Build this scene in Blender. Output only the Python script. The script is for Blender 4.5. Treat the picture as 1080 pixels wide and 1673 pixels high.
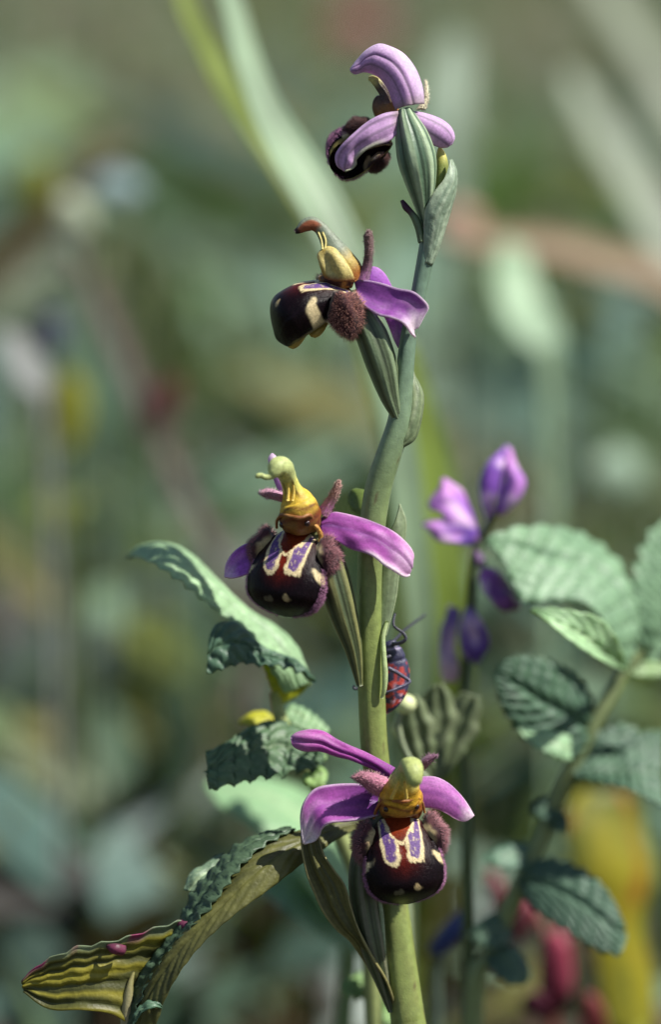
import bpy, math
import numpy as np
R = np.random.RandomState(7)
sc = bpy.context.scene
for o in list(bpy.data.objects): bpy.data.objects.remove(o)

# ------------------------------------------------------------------ camera
PITCH = math.radians(12.0); D = 0.5; FW = 0.100         # focus distance, width of the focus plane (metres)
CENTRE = np.array([0.0, 0.0, 0.18])
FWD = np.array([0, math.cos(PITCH), -math.sin(PITCH)])
UP = np.array([0, math.sin(PITCH), math.cos(PITCH)])
RT = np.array([1.0, 0, 0])
CAM = CENTRE - D * FWD
cd = bpy.data.cameras.new('camera'); cam = bpy.data.objects.new('camera', cd); sc.collection.objects.link(cam)
cam.location = CAM; cam.rotation_euler = (math.pi / 2 - PITCH, 0, 0)
cd.sensor_fit = 'HORIZONTAL'; cd.sensor_width = 24.0; cd.lens = 24.0 * D / FW
cd.clip_start = 0.02; cd.clip_end = 600
cd.dof.use_dof = True; cd.dof.focus_distance = D + 0.0005; cd.dof.aperture_fstop = 5.9; cd.dof.aperture_blades = 6
sc.camera = cam
# ------------------------------------------------------------------ sky, sun, exposure
SUN_EL = math.radians(54); SUN_AZ = math.radians(-14)   # azimuth measured from +X towards +Y (negative: towards the camera)
SV = np.array([math.cos(SUN_EL) * math.cos(SUN_AZ), math.cos(SUN_EL) * math.sin(SUN_AZ), math.sin(SUN_EL)])
w = bpy.data.worlds.new('World'); sc.world = w; w.use_nodes = True
nt = w.node_tree; bg = nt.nodes['Background']; sky = nt.nodes.new('ShaderNodeTexSky'); sky.sky_type = 'NISHITA'
sky.sun_disc = False; sky.sun_elevation = SUN_EL; sky.sun_rotation = math.atan2(SV[0], SV[1])
nt.links.new(sky.outputs[0], bg.inputs[0]); bg.inputs[1].default_value = 0.07
from mathutils import Vector
sl = bpy.data.lights.new('sun', 'SUN'); sl.energy = 5.0; sl.angle = math.radians(0.5); sl.color = (1.0, 0.965, 0.90)
so = bpy.data.objects.new('sun', sl); sc.collection.objects.link(so)
so.rotation_euler = Vector(SV).to_track_quat('Z', 'Y').to_euler(); so.location = (0.5, 0, 2)
vs = sc.view_settings; vs.view_transform = 'Standard'; vs.look = 'None'; vs.gamma = 1.0; vs.exposure = 0.5
sc.cycles.use_denoising = True
sc.cycles.max_bounces = 6; sc.cycles.transparent_max_bounces = 4

# ------------------------------------------------------------------ helpers
PXM = FW / 1080.0                                        # metres per photograph pixel in the focus plane
def P(px, py, d=0.0):
    """photograph pixel + depth behind the focus plane (mm) -> world point"""
    z = D + np.asarray(d, float) / 1000.0
    x = (np.asarray(px, float) - 540.0) * PXM * z / D
    y = -(np.asarray(py, float) - 836.5) * PXM * z / D
    return CAM + z[..., None] * FWD + x[..., None] * RT + y[..., None] * UP
def PP(a):
    a = np.asarray(a, float); return P(a[:, 0], a[:, 1], a[:, 2])
def camvec(x, y, z):                                     # right, up, towards the viewer
    v = x * RT + y * UP - z * FWD; return v / np.linalg.norm(v)
def lin(r, g, b):
    c = np.array([r, g, b], float) / 255.0
    return np.where(c <= 0.04045, c / 12.92, ((c + 0.055) / 1.055) ** 2.4)
def mix(a, b, f):
    f = np.clip(np.asarray(f, float), 0, 1)[..., None]
    return np.asarray(a) * (1 - f) + np.asarray(b) * f
def sst(a, b, x):
    t = np.clip((x - a) / (b - a), 0, 1); return t * t * (3 - 2 * t)
_tab = np.random.RandomState(3).rand(4096)
def vn(x, y):
    xi = np.floor(x).astype(int); yi = np.floor(y).astype(int); fx = x - xi; fy = y - yi
    fx = fx * fx * (3 - 2 * fx); fy = fy * fy * (3 - 2 * fy)
    h = lambda i, j: _tab[(i * 374761 + j * 668265 + (i * j) % 97 * 131) % 4096]
    return (h(xi, yi) * (1 - fx) + h(xi + 1, yi) * fx) * (1 - fy) + (h(xi, yi + 1) * (1 - fx) + h(xi + 1, yi + 1) * fx) * fy
def resample(pts, n):
    """Catmull-Rom through pts, n stations by chord length"""
    p = np.asarray(pts, float)
    if len(p) == 2: return p[0] + (p[1] - p[0]) * np.linspace(0, 1, n)[:, None]
    e = np.vstack([2 * p[0] - p[1], p, 2 * p[-1] - p[-2]])
    out = []
    for i in range(len(p) - 1):
        t = np.linspace(0, 1, 24, endpoint=(i == len(p) - 2))[:, None]
        a, b, c, dd = e[i], e[i + 1], e[i + 2], e[i + 3]
        out.append(0.5 * (2 * b + (c - a) * t + (2 * a - 5 * b + 4 * c - dd) * t ** 2 + (3 * b - a - 3 * c + dd) * t ** 3))
    q = np.vstack(out); k = min(3, q.shape[1])
    L = np.r_[0, np.cumsum(np.linalg.norm(np.diff(q[:, :k], axis=0), axis=1))]
    s = np.linspace(0, L[-1], n)
    return np.stack([np.interp(s, L, q[:, j]) for j in range(q.shape[1])], 1)

class Geo:
    """collects vertices, faces and vertex colours for one mesh"""
    def __init__(s): s.v = []; s.f = []; s.c = []; s.n = 0
    def add(s, V, F, C):
        s.v.append(V); s.c.append(np.broadcast_to(C, V.shape)); s.f.extend([tuple(i + s.n for i in f) for f in F]); s.n += len(V); return s
def grid_faces(n, m, close=False):
    F = []
    for i in range(n - 1):
        for j in range(m if close else m - 1):
            a = i * m + j; b = i * m + (j + 1) % m; F.append((a, b, b + m, a + m))
    return F
ROOT = {}
def obj(name, geo, mat, parent=None, thick=0.0):
    V = np.vstack(geo.v); C = np.vstack(geo.c)
    r = parent
    while r is not None and r.parent is not None: r = r.parent
    if r is not None: V = V - np.array(r.location)
    me = bpy.data.meshes.new(name); me.from_pydata(V.tolist(), [], geo.f); me.update()
    me.polygons.foreach_set('use_smooth', np.ones(len(me.polygons), bool))
    at = me.attributes.new('col', 'FLOAT_COLOR', 'POINT')
    at.data.foreach_set('color', np.c_[np.clip(C, 0, 1), np.ones(len(C))].astype(np.float32).ravel())
    me.materials.append(mat)
    o = bpy.data.objects.new(name, me); sc.collection.objects.link(o); o.parent = parent
    if thick:
        md = o.modifiers.new('thickness', 'SOLIDIFY'); md.thickness = thick / 1000.0; md.offset = 0
    return o
def thing(name, label, cat, base, group=None):
    o = bpy.data.objects.new(name, None); sc.collection.objects.link(o); o.location = base
    o.empty_display_size = 0.01
    o['label'] = label; o['category'] = cat
    if group: o['group'] = group
    return o

# ------------------------------------------------------------------ materials
def material(name, rough=0.5, spec=0.4, trans=0.0, ttint=(1.2, 1.15, 0.35), nscale=1500, namp=0.25, bump=0.15, bscale=4000, sheen=0.0, coat=0.0, sss=0.0):
    m = bpy.data.materials.new(name); m.use_nodes = True; t = m.node_tree; N = t.nodes; Lk = t.links
    b = N['Principled BSDF']; out = N['Material Output']
    at = N.new('ShaderNodeAttribute'); at.attribute_name = 'col'
    tc = N.new('ShaderNodeTexCoord')
    n1 = N.new('ShaderNodeTexNoise'); n1.inputs['Scale'].default_value = nscale; n1.inputs['Detail'].default_value = 4
    Lk.new(tc.outputs['Object'], n1.inputs['Vector'])
    mr = N.new('ShaderNodeMapRange'); mr.inputs[1].default_value = 0.3; mr.inputs[2].default_value = 0.7
    mr.inputs[3].default_value = 1 - namp; mr.inputs[4].default_value = 1 + namp
    Lk.new(n1.outputs['Fac'], mr.inputs[0])
    mu = N.new('ShaderNodeVectorMath'); mu.operation = 'MULTIPLY'
    Lk.new(at.outputs['Color'], mu.inputs[0]); Lk.new(mr.outputs[0], mu.inputs[1])
    Lk.new(mu.outputs[0], b.inputs['Base Color'])
    b.inputs['Roughness'].default_value = rough; b.inputs['Specular IOR Level'].default_value = spec
    b.inputs['Sheen Weight'].default_value = sheen; b.inputs['Coat Weight'].default_value = coat; b.inputs['Coat Roughness'].default_value = 0.2
    if sss:
        b.inputs['Subsurface Weight'].default_value = sss; b.inputs['Subsurface Scale'].default_value = 0.0008
        b.inputs['Subsurface Radius'].default_value = (1.0, 1.0, 0.4)
    if bump:
        n2 = N.new('ShaderNodeTexNoise'); n2.inputs['Scale'].default_value = bscale; n2.inputs['Detail'].default_value = 3
        Lk.new(tc.outputs['Object'], n2.inputs['Vector'])
        bp = N.new('ShaderNodeBump'); bp.inputs['Strength'].default_value = bump; bp.inputs['Distance'].default_value = 0.0002
        Lk.new(n2.outputs['Fac'], bp.inputs['Height']); Lk.new(bp.outputs[0], b.inputs['Normal'])
    if trans:
        tr = N.new('ShaderNodeBsdfTranslucent'); m2 = N.new('ShaderNodeVectorMath'); m2.operation = 'MULTIPLY'
        Lk.new(mu.outputs[0], m2.inputs[0]); m2.inputs[1].default_value = ttint; Lk.new(m2.outputs[0], tr.inputs['Color'])
        mx = N.new('ShaderNodeMixShader'); mx.inputs[0].default_value = trans
        Lk.new(b.outputs[0], mx.inputs[1]); Lk.new(tr.outputs[0], mx.inputs[2]); Lk.new(mx.outputs[0], out.inputs['Surface'])
    return m
M_petal = material('petal', 0.42, 0.35, 0.30, (1.15, 0.9, 1.15), 2600, 0.16, 0.35, 7000, sheen=0.15)
M_lip = material('lip_velvet', 0.24, 0.13, 0, nscale=5000, namp=0.35, bump=0.5, bscale=6000)
M_fuzz = material('fuzz', 0.7, 0.2, 0.12, (1.1, 0.8, 0.9), 4000, 0.25, 0.3, 9000, sheen=0.3)
M_col = material('column', 0.46, 0.35, 0.10, (1.2, 1.1, 0.4), 2500, 0.22, 0.45, 4500, sss=0.08)
M_stem = material('stem', 0.42, 0.4, 0.0, nscale=900, namp=0.14, bump=0.25, bscale=3500, sss=0.1)
M_bract = material('bract', 0.45, 0.4, 0.30, (1.2, 1.15, 0.45), 1500, 0.18, 0.3, 4000)
M_leaf = material('leaf', 0.46, 0.45, 0.30, (1.5, 1.3, 0.16), 700, 0.18, 0.5, 1600)
M_grass = material('grass_blade', 0.5, 0.35, 0.30, (1.4, 1.3, 0.3), 60, 0.2, 0.0)
M_dry = material('dry_stalk', 0.7, 0.2, 0.1, (1, 1, 0.8), 400, 0.25, 0.2, 1500)
M_bug = material('bug_shell', 0.38, 0.45, 0.0, nscale=5000, namp=0.25, bump=0.5, bscale=6000)
M_eye = material('dark_bead', 0.15, 0.6, 0.0, nscale=900, namp=0.1, bump=0)

# ------------------------------------------------------------------ shape builders
def patch(A, B, n=48, m=17, bulge=0.0, col=None, disp=None, teeth=None, geo=None, crease=0.0):
    """sheet between two edge curves given as (px, py, depth mm); bulge/disp in mm along the normal that faces the viewer"""
    a = resample(A, n); b = resample(B, n)
    t = np.linspace(0, 1, n)[:, None] * np.ones((1, m)); s = np.ones((n, 1)) * np.linspace(0, 1, m)[None]
    if teeth:                                            # (count, amplitude px, on A, on B)
        k, amp, oa, ob = teeth
        tv = np.linspace(0, 1, n); ph = (tv * k) % 1.0
        saw = np.where(ph < 0.68, ph / 0.68, (1 - ph) / 0.32) * (0.75 + 0.5 * vn(tv * k * 0.9, tv * 0 + k)) * np.clip(np.sin(np.pi * np.clip(tv, .02, .98)) * 3, 0, 1)
        dirv = (b - a)[:, :2]; dirv = dirv / (np.linalg.norm(dirv, axis=1)[:, None] + 1e-6)
        if oa: a[:, :2] -= dirv * (saw * amp)[:, None]
        if ob: b[:, :2] += dirv * (saw * amp)[:, None]
    Aw = PP(a); Bw = PP(b)
    V = Aw[:, None] * (1 - s[..., None]) + Bw[:, None] * s[..., None]
    mid = (Aw + Bw) / 2
    T = np.gradient(mid, axis=0); W = Bw - Aw
    Nn = np.cross(T, W); ln = np.linalg.norm(Nn, axis=1)[:, None]
    Nn = Nn / (ln + 1e-12)
    if np.dot(Nn[n // 2], CAM - mid[n // 2]) < 0: Nn = -Nn
    bad = ln[:, 0] < 1e-9
    if bad.any():
        good = np.where(~bad)[0]
        for i in np.where(bad)[0]: Nn[i] = Nn[good[np.argmin(abs(good - i))]]
    wid = np.linalg.norm(W, axis=1); wf = wid / (wid.max() + 1e-9)
    h = bulge * 4 * s * (1 - s) * wf[:, None]
    if crease: h = h - crease * np.exp(-((s - 0.5) / 0.08) ** 2) * wf[:, None]
    if disp is not None: h = h + disp(t, s)
    V = V + Nn[:, None] * (h / 1000.0)[..., None]
    C = col(t, s) if callable(col) else np.broadcast_to(np.asarray(col), V.shape)
    g = geo or Geo()
    g.add(V.reshape(-1, 3), grid_faces(n, m), C.reshape(-1, 3)); return g
def pod(A, B, n, m, bulge, col, back=None):
    """closed fleshy body between two edge curves"""
    g = patch(A, B, n, m, bulge, col); return patch(A, B, n, m, -(bulge if back is None else back), col, geo=g)
def frames(c):
    T = np.gradient(c, axis=0); T /= np.linalg.norm(T, axis=1)[:, None] + 1e-12
    U = np.zeros_like(T); u = CAM - c[0]; u = u - T[0] * np.dot(u, T[0]); u /= np.linalg.norm(u)
    for i in range(len(c)):
        u = u - T[i] * np.dot(u, T[i]); u /= np.linalg.norm(u) + 1e-12; U[i] = u
    return T, U, np.cross(T, U)
def sweep(c, r, seg=20, col=None, ribs=(0, 0), flat=1.0, geo=None, bumpf=None):
    """tube along world points c with radii r (metres); flat scales it in the viewing direction"""
    n = len(c); T, U, S = frames(c); th = np.linspace(0, 2 * np.pi, seg, endpoint=False)
    rr = r[:, None] * (1 + ribs[1] * np.cos(ribs[0] * th)[None]) if ribs[0] else r[:, None] * np.ones((1, seg))
    t = np.linspace(0, 1, n)[:, None] * np.ones((1, seg)); tt = np.ones((n, 1)) * th[None]
    if bumpf is not None: rr = rr * (1 + bumpf(t, tt))
    V = c[:, None] + U[:, None] * (rr * np.cos(th) * flat)[..., None] + S[:, None] * (rr * np.sin(th))[..., None]
    C = col(t, tt) if callable(col) else np.broadcast_to(np.asarray(col), V.shape)
    g = geo or Geo(); F = grid_faces(n, seg, True)
    F.append(tuple(range(seg))); F.append(tuple(range((n - 1) * seg, n * seg))[::-1])
    g.add(V.reshape(-1, 3), F, C.reshape(-1, 3)); return g
def tube(pts, n=40, seg=20, col=None, **k):
    """pts: (px, py, depth mm, radius px)"""
    q = resample(np.c_[np.array(pts, float)], n)
    c = PP(q[:, :3]); r = np.maximum(q[:, 3], 0.05) * PXM * (D + q[:, 2] / 1000.0) / D
    return sweep(c, r, seg, col, **k)
def wtube(pts, rad, n=30, seg=10, col=None, **k):
    """world points, radii in mm"""
    q = resample(np.c_[np.array(pts, float), np.array(rad, float)[:, None]], n)
    return sweep(q[:, :3], np.maximum(q[:, 3], 0.01) / 1000.0, seg, col, **k)
def blob(geo, c, ax, col, n=14, m=20, lump=0.0):
    """ellipsoid: centre (world), three axis vectors (world, metres); returns surface points and normals"""
    u = np.linspace(0, np.pi, n)[:, None]; v = np.linspace(0, 2 * np.pi, m, endpoint=False)[None]
    d = np.stack([np.sin(u) * np.cos(v), np.sin(u) * np.sin(v), np.cos(u) * np.ones_like(v)], -1)
    V = c + (d * (1 + lump * (vn(d[..., 0] * 2.3 + 11, d[..., 1] * 2.3 + d[..., 2] * 1.7 + 11) - .5))[..., None]) @ np.array(ax)
    C = col(d) if callable(col) else np.broadcast_to(np.asarray(col), V.shape)
    geo.add(V.reshape(-1, 3), grid_faces(n, m, True), C.reshape(-1, 3)); return V, d
def hairs(geo, pts, dirs, length, rad, col, jit=0.35):
    """thin three-sided hairs"""
    k = len(pts); L = length * (0.6 + 0.7 * R.rand(k)); d = dirs + R.randn(k, 3) * jit; d /= np.linalg.norm(d, axis=1)[:, None]
    a = np.cross(d, R.randn(k, 3)); a /= np.linalg.norm(a, axis=1)[:, None]; b = np.cross(d, a)
    V = np.empty((k, 4, 3))
    for j in range(3):
        an = j * 2.0944; V[:, j] = pts + rad * (a * math.cos(an) + b * math.sin(an))
    V[:, 3] = pts + d * L[:, None]
    C = np.repeat((np.asarray(col) * (0.6 + 0.8 * R.rand(k, 1)))[:, None], 4, 1)
    F = []
    for i in range(k):
        o = i * 4; F += [(o, o + 1, o + 3), (o + 1, o + 2, o + 3), (o + 2, o, o + 3)]
    geo.add(V.reshape(-1, 3), F, C.reshape(-1, 3))
def ground_below(px, py, d):
    p = P(np.array(px), np.array(py), np.array(d)); return np.array([p[0], p[1], -0.003])

# ------------------------------------------------------------------ ground
gg = Geo(); rr_ = np.r_[0, np.geomspace(0.1, 400, 40)]; th_ = np.linspace(0, 2 * np.pi, 64, endpoint=False)
Vg = np.stack([rr_[:, None] * np.cos(th_), rr_[:, None] * np.sin(th_), np.zeros((41, 64))], -1).reshape(-1, 3)
Vg[:, 2] = (vn(Vg[:, 0] * 3 + 50, Vg[:, 1] * 3 + 50) - 0.5) * 0.02 * np.clip(np.linalg.norm(Vg[:, :2], axis=1) / 0.6 - 0.6, 0, 1)
far = sst(4, 14, np.linalg.norm(Vg[:, :2], axis=1))
gg.add(Vg, grid_faces(41, 64, True), mix(lin(70, 58, 44), lin(92, 108, 78), far))
M_ground = material('soil', 0.95, 0.1, 0, nscale=9, namp=0.4, bump=0.6, bscale=60)
go = obj('ground', gg, M_ground); go['kind'] = 'structure'

# ------------------------------------------------------------------ meadow (uncountable grass and low herbs)
def blades(n, xr, yr, hr, wr, cols, lean=0.5, leafy=False, seg=6, dens=None, hmax=None):
    """vectorised bent blades; leafy: narrow petiole, wide oval blade"""
    x = xr[0] + (xr[1] - xr[0]) * R.rand(n); y = yr[0] + (yr[1] - yr[0]) * R.rand(n)
    x = x * (0.35 + 0.65 * np.clip((y + 0.6) / (yr[1] + 0.6), 0, 1)) if yr[1] > 1.2 else x
    h = hr[0] + (hr[1] - hr[0]) * R.rand(n) ** 1.3
    if hmax is not None: h = np.minimum(h, hmax(x, y) * (0.75 + 0.25 * R.rand(n)))
    w_ = (wr[0] + (wr[1] - wr[0]) * R.rand(n)); az = R.rand(n) * 2 * np.pi; ln = lean * h * (0.3 + R.rand(n)); fa = R.rand(n) * np.pi * 2
    t = np.linspace(0, 1, seg + 1)
    prof = (0.08 + np.clip(np.sin(np.pi * np.clip((t - 0.42) / 0.58, 0, 1)), 0, 1)) if leafy else (1 - t ** 2.2) * (0.6 + 0.4 * np.sin(np.pi * np.minimum(t * 1.6, 1)))
    cx = x[:, None] + np.cos(az)[:, None] * ln[:, None] * t ** 2; cy = y[:, None] + np.sin(az)[:, None] * ln[:, None] * t ** 2
    droop = (0.55 if leafy else 0.25) * R.rand(n)[:, None] * h[:, None] * t ** 3
    cz = h[:, None] * t - droop - 0.004
    wx = -np.sin(fa)[:, None] * w_[:, None] * prof / 2; wy = np.cos(fa)[:, None] * w_[:, None] * prof / 2
    V = np.empty((n, seg + 1, 2, 3))
    for j, sg in enumerate((-1, 1)):
        V[:, :, j, 0] = cx + sg * wx; V[:, :, j, 1] = cy + sg * wy; V[:, :, j, 2] = cz + sg * (w_[:, None] * prof * 0.25 * (1 if leafy else 0))
    ci = R.randint(0, len(cols), n); C = np.array(cols)[ci] * (0.75 + 0.5 * R.rand(n, 1))
    patchy = 0.75 + 0.5 * vn(x * 6 + 90, y * 4 + 90); C = C * patchy[:, None]
    C = np.repeat(np.repeat(C[:, None, None], seg + 1, 1), 2, 2)
    base = (np.arange(n) * (seg + 1) * 2)[:, None]; k = np.arange(seg)[None] * 2
    q = base + k; F = np.stack([q, q + 1, q + 3, q + 2], -1).reshape(-1, 4)
    return V.reshape(-1, 3), F, C.reshape(-1, 3)
def stuff(name, parts, label, cat, mat):
    off = 0; Vs = []; Fs = []; Cs = []
    for V, F, C in parts: Vs.append(V); Fs.append(F + off); Cs.append(C); off += len(V)
    V = np.vstack(Vs); F = np.vstack(Fs); C = np.vstack(Cs)
    me = bpy.data.meshes.new(name); me.vertices.add(len(V)); me.vertices.foreach_set('co', V.astype(np.float32).ravel())
    me.loops.add(F.size); me.loops.foreach_set('vertex_index', F.astype(np.int32).ravel())
    me.polygons.add(len(F)); me.polygons.foreach_set('loop_start', np.arange(0, F.size, 4, dtype=np.int32))
    me.update(calc_edges=True); me.polygons.foreach_set('use_smooth', np.ones(len(F), bool))
    at = me.attributes.new('col', 'FLOAT_COLOR', 'POINT'); at.data.foreach_set('color', np.c_[np.clip(C, 0, 1), np.ones(len(C))].astype(np.float32).ravel())
    me.materials.append(mat); o = bpy.data.objects.new(name, me); sc.collection.objects.link(o)
    o['kind'] = 'stuff'; o['label'] = label; o['category'] = cat; return o
GRN = [lin(104, 128, 84), lin(118, 140, 104), lin(92, 116, 88), lin(128, 142, 118), lin(112, 122, 96), lin(96, 112, 80)]
GRY = [lin(132, 142, 128), lin(126, 124, 108), lin(146, 152, 140), lin(120, 112, 102), lin(150, 144, 122)]
BLU = [lin(92, 118, 108), lin(104, 132, 112), lin(80, 108, 96), lin(124, 150, 124)]
BLU2 = [lin(140, 168, 142), lin(96, 128, 118), lin(64, 86, 76), lin(150, 164, 156), lin(112, 140, 104), lin(70, 66, 62), lin(120, 116, 70)]
BRN = [lin(96, 82, 70), lin(112, 92, 86), lin(84, 74, 62), lin(120, 104, 84)]
near_h = lambda x, y: np.where(y < 0.06, 0.062, np.where(y < 0.25, 0.06, 0.09 + 0.11 * np.clip((y - 0.25) / 0.5, 0, 1)))
far_h = lambda x, y: 0.15 + 0.12 * np.clip((y - 0.6) / 1.2, 0, 1)
stuff('meadow_grass', [
    blades(5000, (-0.6, 0.6), (-0.42, 0.30), (0.02, 0.06), (0.0015, 0.004), GRN + BRN, 0.8, hmax=near_h),
    blades(9000, (-0.9, 0.9), (0.25, 0.8), (0.04, 0.20), (0.002, 0.006), GRN + GRY, 0.7, hmax=near_h),
    blades(16000, (-2.6, 2.6), (0.6, 2.6), (0.08, 0.26), (0.003, 0.008), GRN + GRY + GRY, 0.5, hmax=far_h),
    blades(16000, (-7, 7), (2.2, 7.5), (0.12, 0.32), (0.005, 0.014), GRN + GRY, 0.4),
], 'blurred green and grey meadow grass filling the background', 'grass', M_grass)
stuff('low_herbs', [
    blades(1500, (-0.5, 0.5), (-0.3, 0.30), (0.015, 0.05), (0.006, 0.014), BLU + BRN, 1.2, True, 9, hmax=near_h),
    blades(2600, (-0.9, 0.9), (0.25, 0.9), (0.03, 0.13), (0.008, 0.022), BLU + GRN + BLU, 1.0, True, 9, hmax=near_h),
    blades(420, (-0.35, 0.35), (0.2, 0.55), (0.05, 0.14), (0.016, 0.032), BLU2, 0.9, True, 9, hmax=near_h),
    blades(900, (-0.9, 0.9), (0.5, 1.3), (0.10, 0.22), (0.02, 0.045), BLU2 + BLU, 0.9, True, 9, hmax=far_h),
    blades(3500, (-2.6, 2.6), (0.7, 2.6), (0.05, 0.2), (0.01, 0.03), BLU + GRN + GRY, 0.8, True, 9, hmax=far_h),
], 'low leafy ground cover with small oval leaves among the grass', 'herbs', M_grass)

# ------------------------------------------------------------------ colours and colour functions
MAG = lin(190, 92, 192); DEEP = lin(108, 46, 130); PINK = lin(222, 170, 222); WHT = lin(238, 226, 228)
def sepal(base, deep, rim, tip=0.0, vein=0.6, rimw=0.07, bshade=0.5, edge_b=0.0):
    """base colour, darker midvein and base, pale rim and tip"""
    def f(t, s):
        c = mix(base, deep, vein * np.exp(-((s - 0.5) / 0.10) ** 2) * (1 - 0.6 * t))
        for q in (0.28, 0.72): c = mix(c, deep, 0.35 * vein * np.exp(-((s - q) / 0.05) ** 2) * (1 - t))
        c = mix(c, deep, bshade * sst(0.45, 0.0, t))
        c = c * (0.78 + 0.30 * vn(t * 9 + 4, s * 26) + .16 * vn(t * 40, s * 60))[..., None]; c = mix(c, PINK, .35 * sst(.55, .9, vn(t * 5 + 11, s * 3.5 + 6)) * sst(.15, .5, t))
        e = np.maximum(sst(rimw, 0.0, s), sst(1 - rimw, 1, s)); c = mix(c, rim, 0.75 * e * (0.5 + 0.5 * t))
        c = mix(c, WHT, tip * sst(0.66, 0.92, t + .12 * (vn(t * 8, s * 7) - .5))); c = mix(c, WHT, edge_b * sst(.84, .95, s) * sst(.42, .6, t)); return mix(c, deep, .45 * vein * sst(.5, .85, vn(t * 4 + 31, s * 5 + 17)) * sst(.95, .6, t))
    return f
def crop(ox, oy, k):
    return lambda pts, d0=0.0, d1=None: [(ox + p[0] / k, oy + p[1] / k, (p[2] if len(p) > 2 else d0 + ((d1 if d1 is not None else d0) - d0) * i / max(1, len(pts) - 1))) for i, p in enumerate(pts)]
def green(c1, c2, streak=40, along=3):
    return lambda t, s: mix(c1, c2, vn(t * along + 7, s * streak + 3))

# ------------------------------------------------------------------ the orchid
base = ground_below(706, 2300, 22)
orchid = thing('bee_orchid', 'tall bee orchid with four purple flowers on a pale green stem', 'orchid', base)
stem_pts = [(668, 1673, 8, 29), (657, 1590, 8, 27), (649, 1520, 8, 25), (638, 1440, 8, 24), (624, 1320, 7, 23), (612, 1220, 6, 22.5), (607, 1120, 5, 22.5), (604, 1040, 4, 21), (604, 950, 3, 20.5), (608, 870, 2, 21), (618, 800, 1.5, 22), (635, 745, 1, 21), (652, 690, 1, 19), (660, 625, 1, 15.5), (668, 550, 1, 13.5), (680, 500, 1, 12.5), (690, 450, 1, 13), (700, 400, 1, 14.5), (706, 350, 1.5, 13), (711, 310, 2, 9)]
q = resample(np.array(stem_pts), 150); cw = PP(q[:, :3]); rw = q[:, 3] * PXM
low = resample(np.vstack([base, base + [0.0, -0.001, 0.03], cw[0] + (cw[0] - cw[6]) * 2.2, cw[0]]), 40)[:-1]
def stemcol(t, th):
    c = mix(lin(128, 142, 78), lin(104, 128, 108), sst(0.55, 0.9, t))
    c = mix(c, lin(112, 108, 62), 0.5 * vn(t * 60, th * 2.5) * sst(0.8, 0.3, t))
    c = mix(c, lin(90, 70, 50), 0.7 * sst(0.90, 0.97, vn(t * 110 + 5, th * 4 + 9)))
    return c
g = sweep(np.vstack([low, cw]), np.r_[np.linspace(3.4e-3, rw[0], len(low)), rw], 32, stemcol, bumpf=lambda t, th: 0.025 * np.cos(5 * th + 2) + 0.02 * (vn(t * 40, th * 2) - .5))
obj('stem', g, M_stem, orchid)
def rosette_leaf(az, L):
    d = np.array([math.cos(az), math.sin(az), 0]); s_ = np.array([-d[1], d[0], 0]); t = np.linspace(0, 1, 24)
    c = base + np.array([0, 0, 0.006]) + d * (t * L)[:, None] + np.array([0, 0, 1]) * (0.022 * np.sin(t * 2.6))[:, None]
    wv = 0.009 * np.sin(np.pi * np.clip(t * .92 + .08, 0, 1)) ** 0.7; ss = np.linspace(-1, 1, 9)
    V = c[:, None] + s_ * (wv[:, None] * ss)[..., None] + np.array([0, 0, 1]) * (0.4 * wv[:, None] * ss ** 2)[..., None]
    g = Geo().add(V.reshape(-1, 3), grid_faces(24, 9), lin(104, 132, 88)); obj('leaf', g, M_leaf, orchid, 0.3)
for a_ in (0.4, 1.7, 2.9, 4.1, 5.3): rosette_leaf(a_, 0.05)

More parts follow.
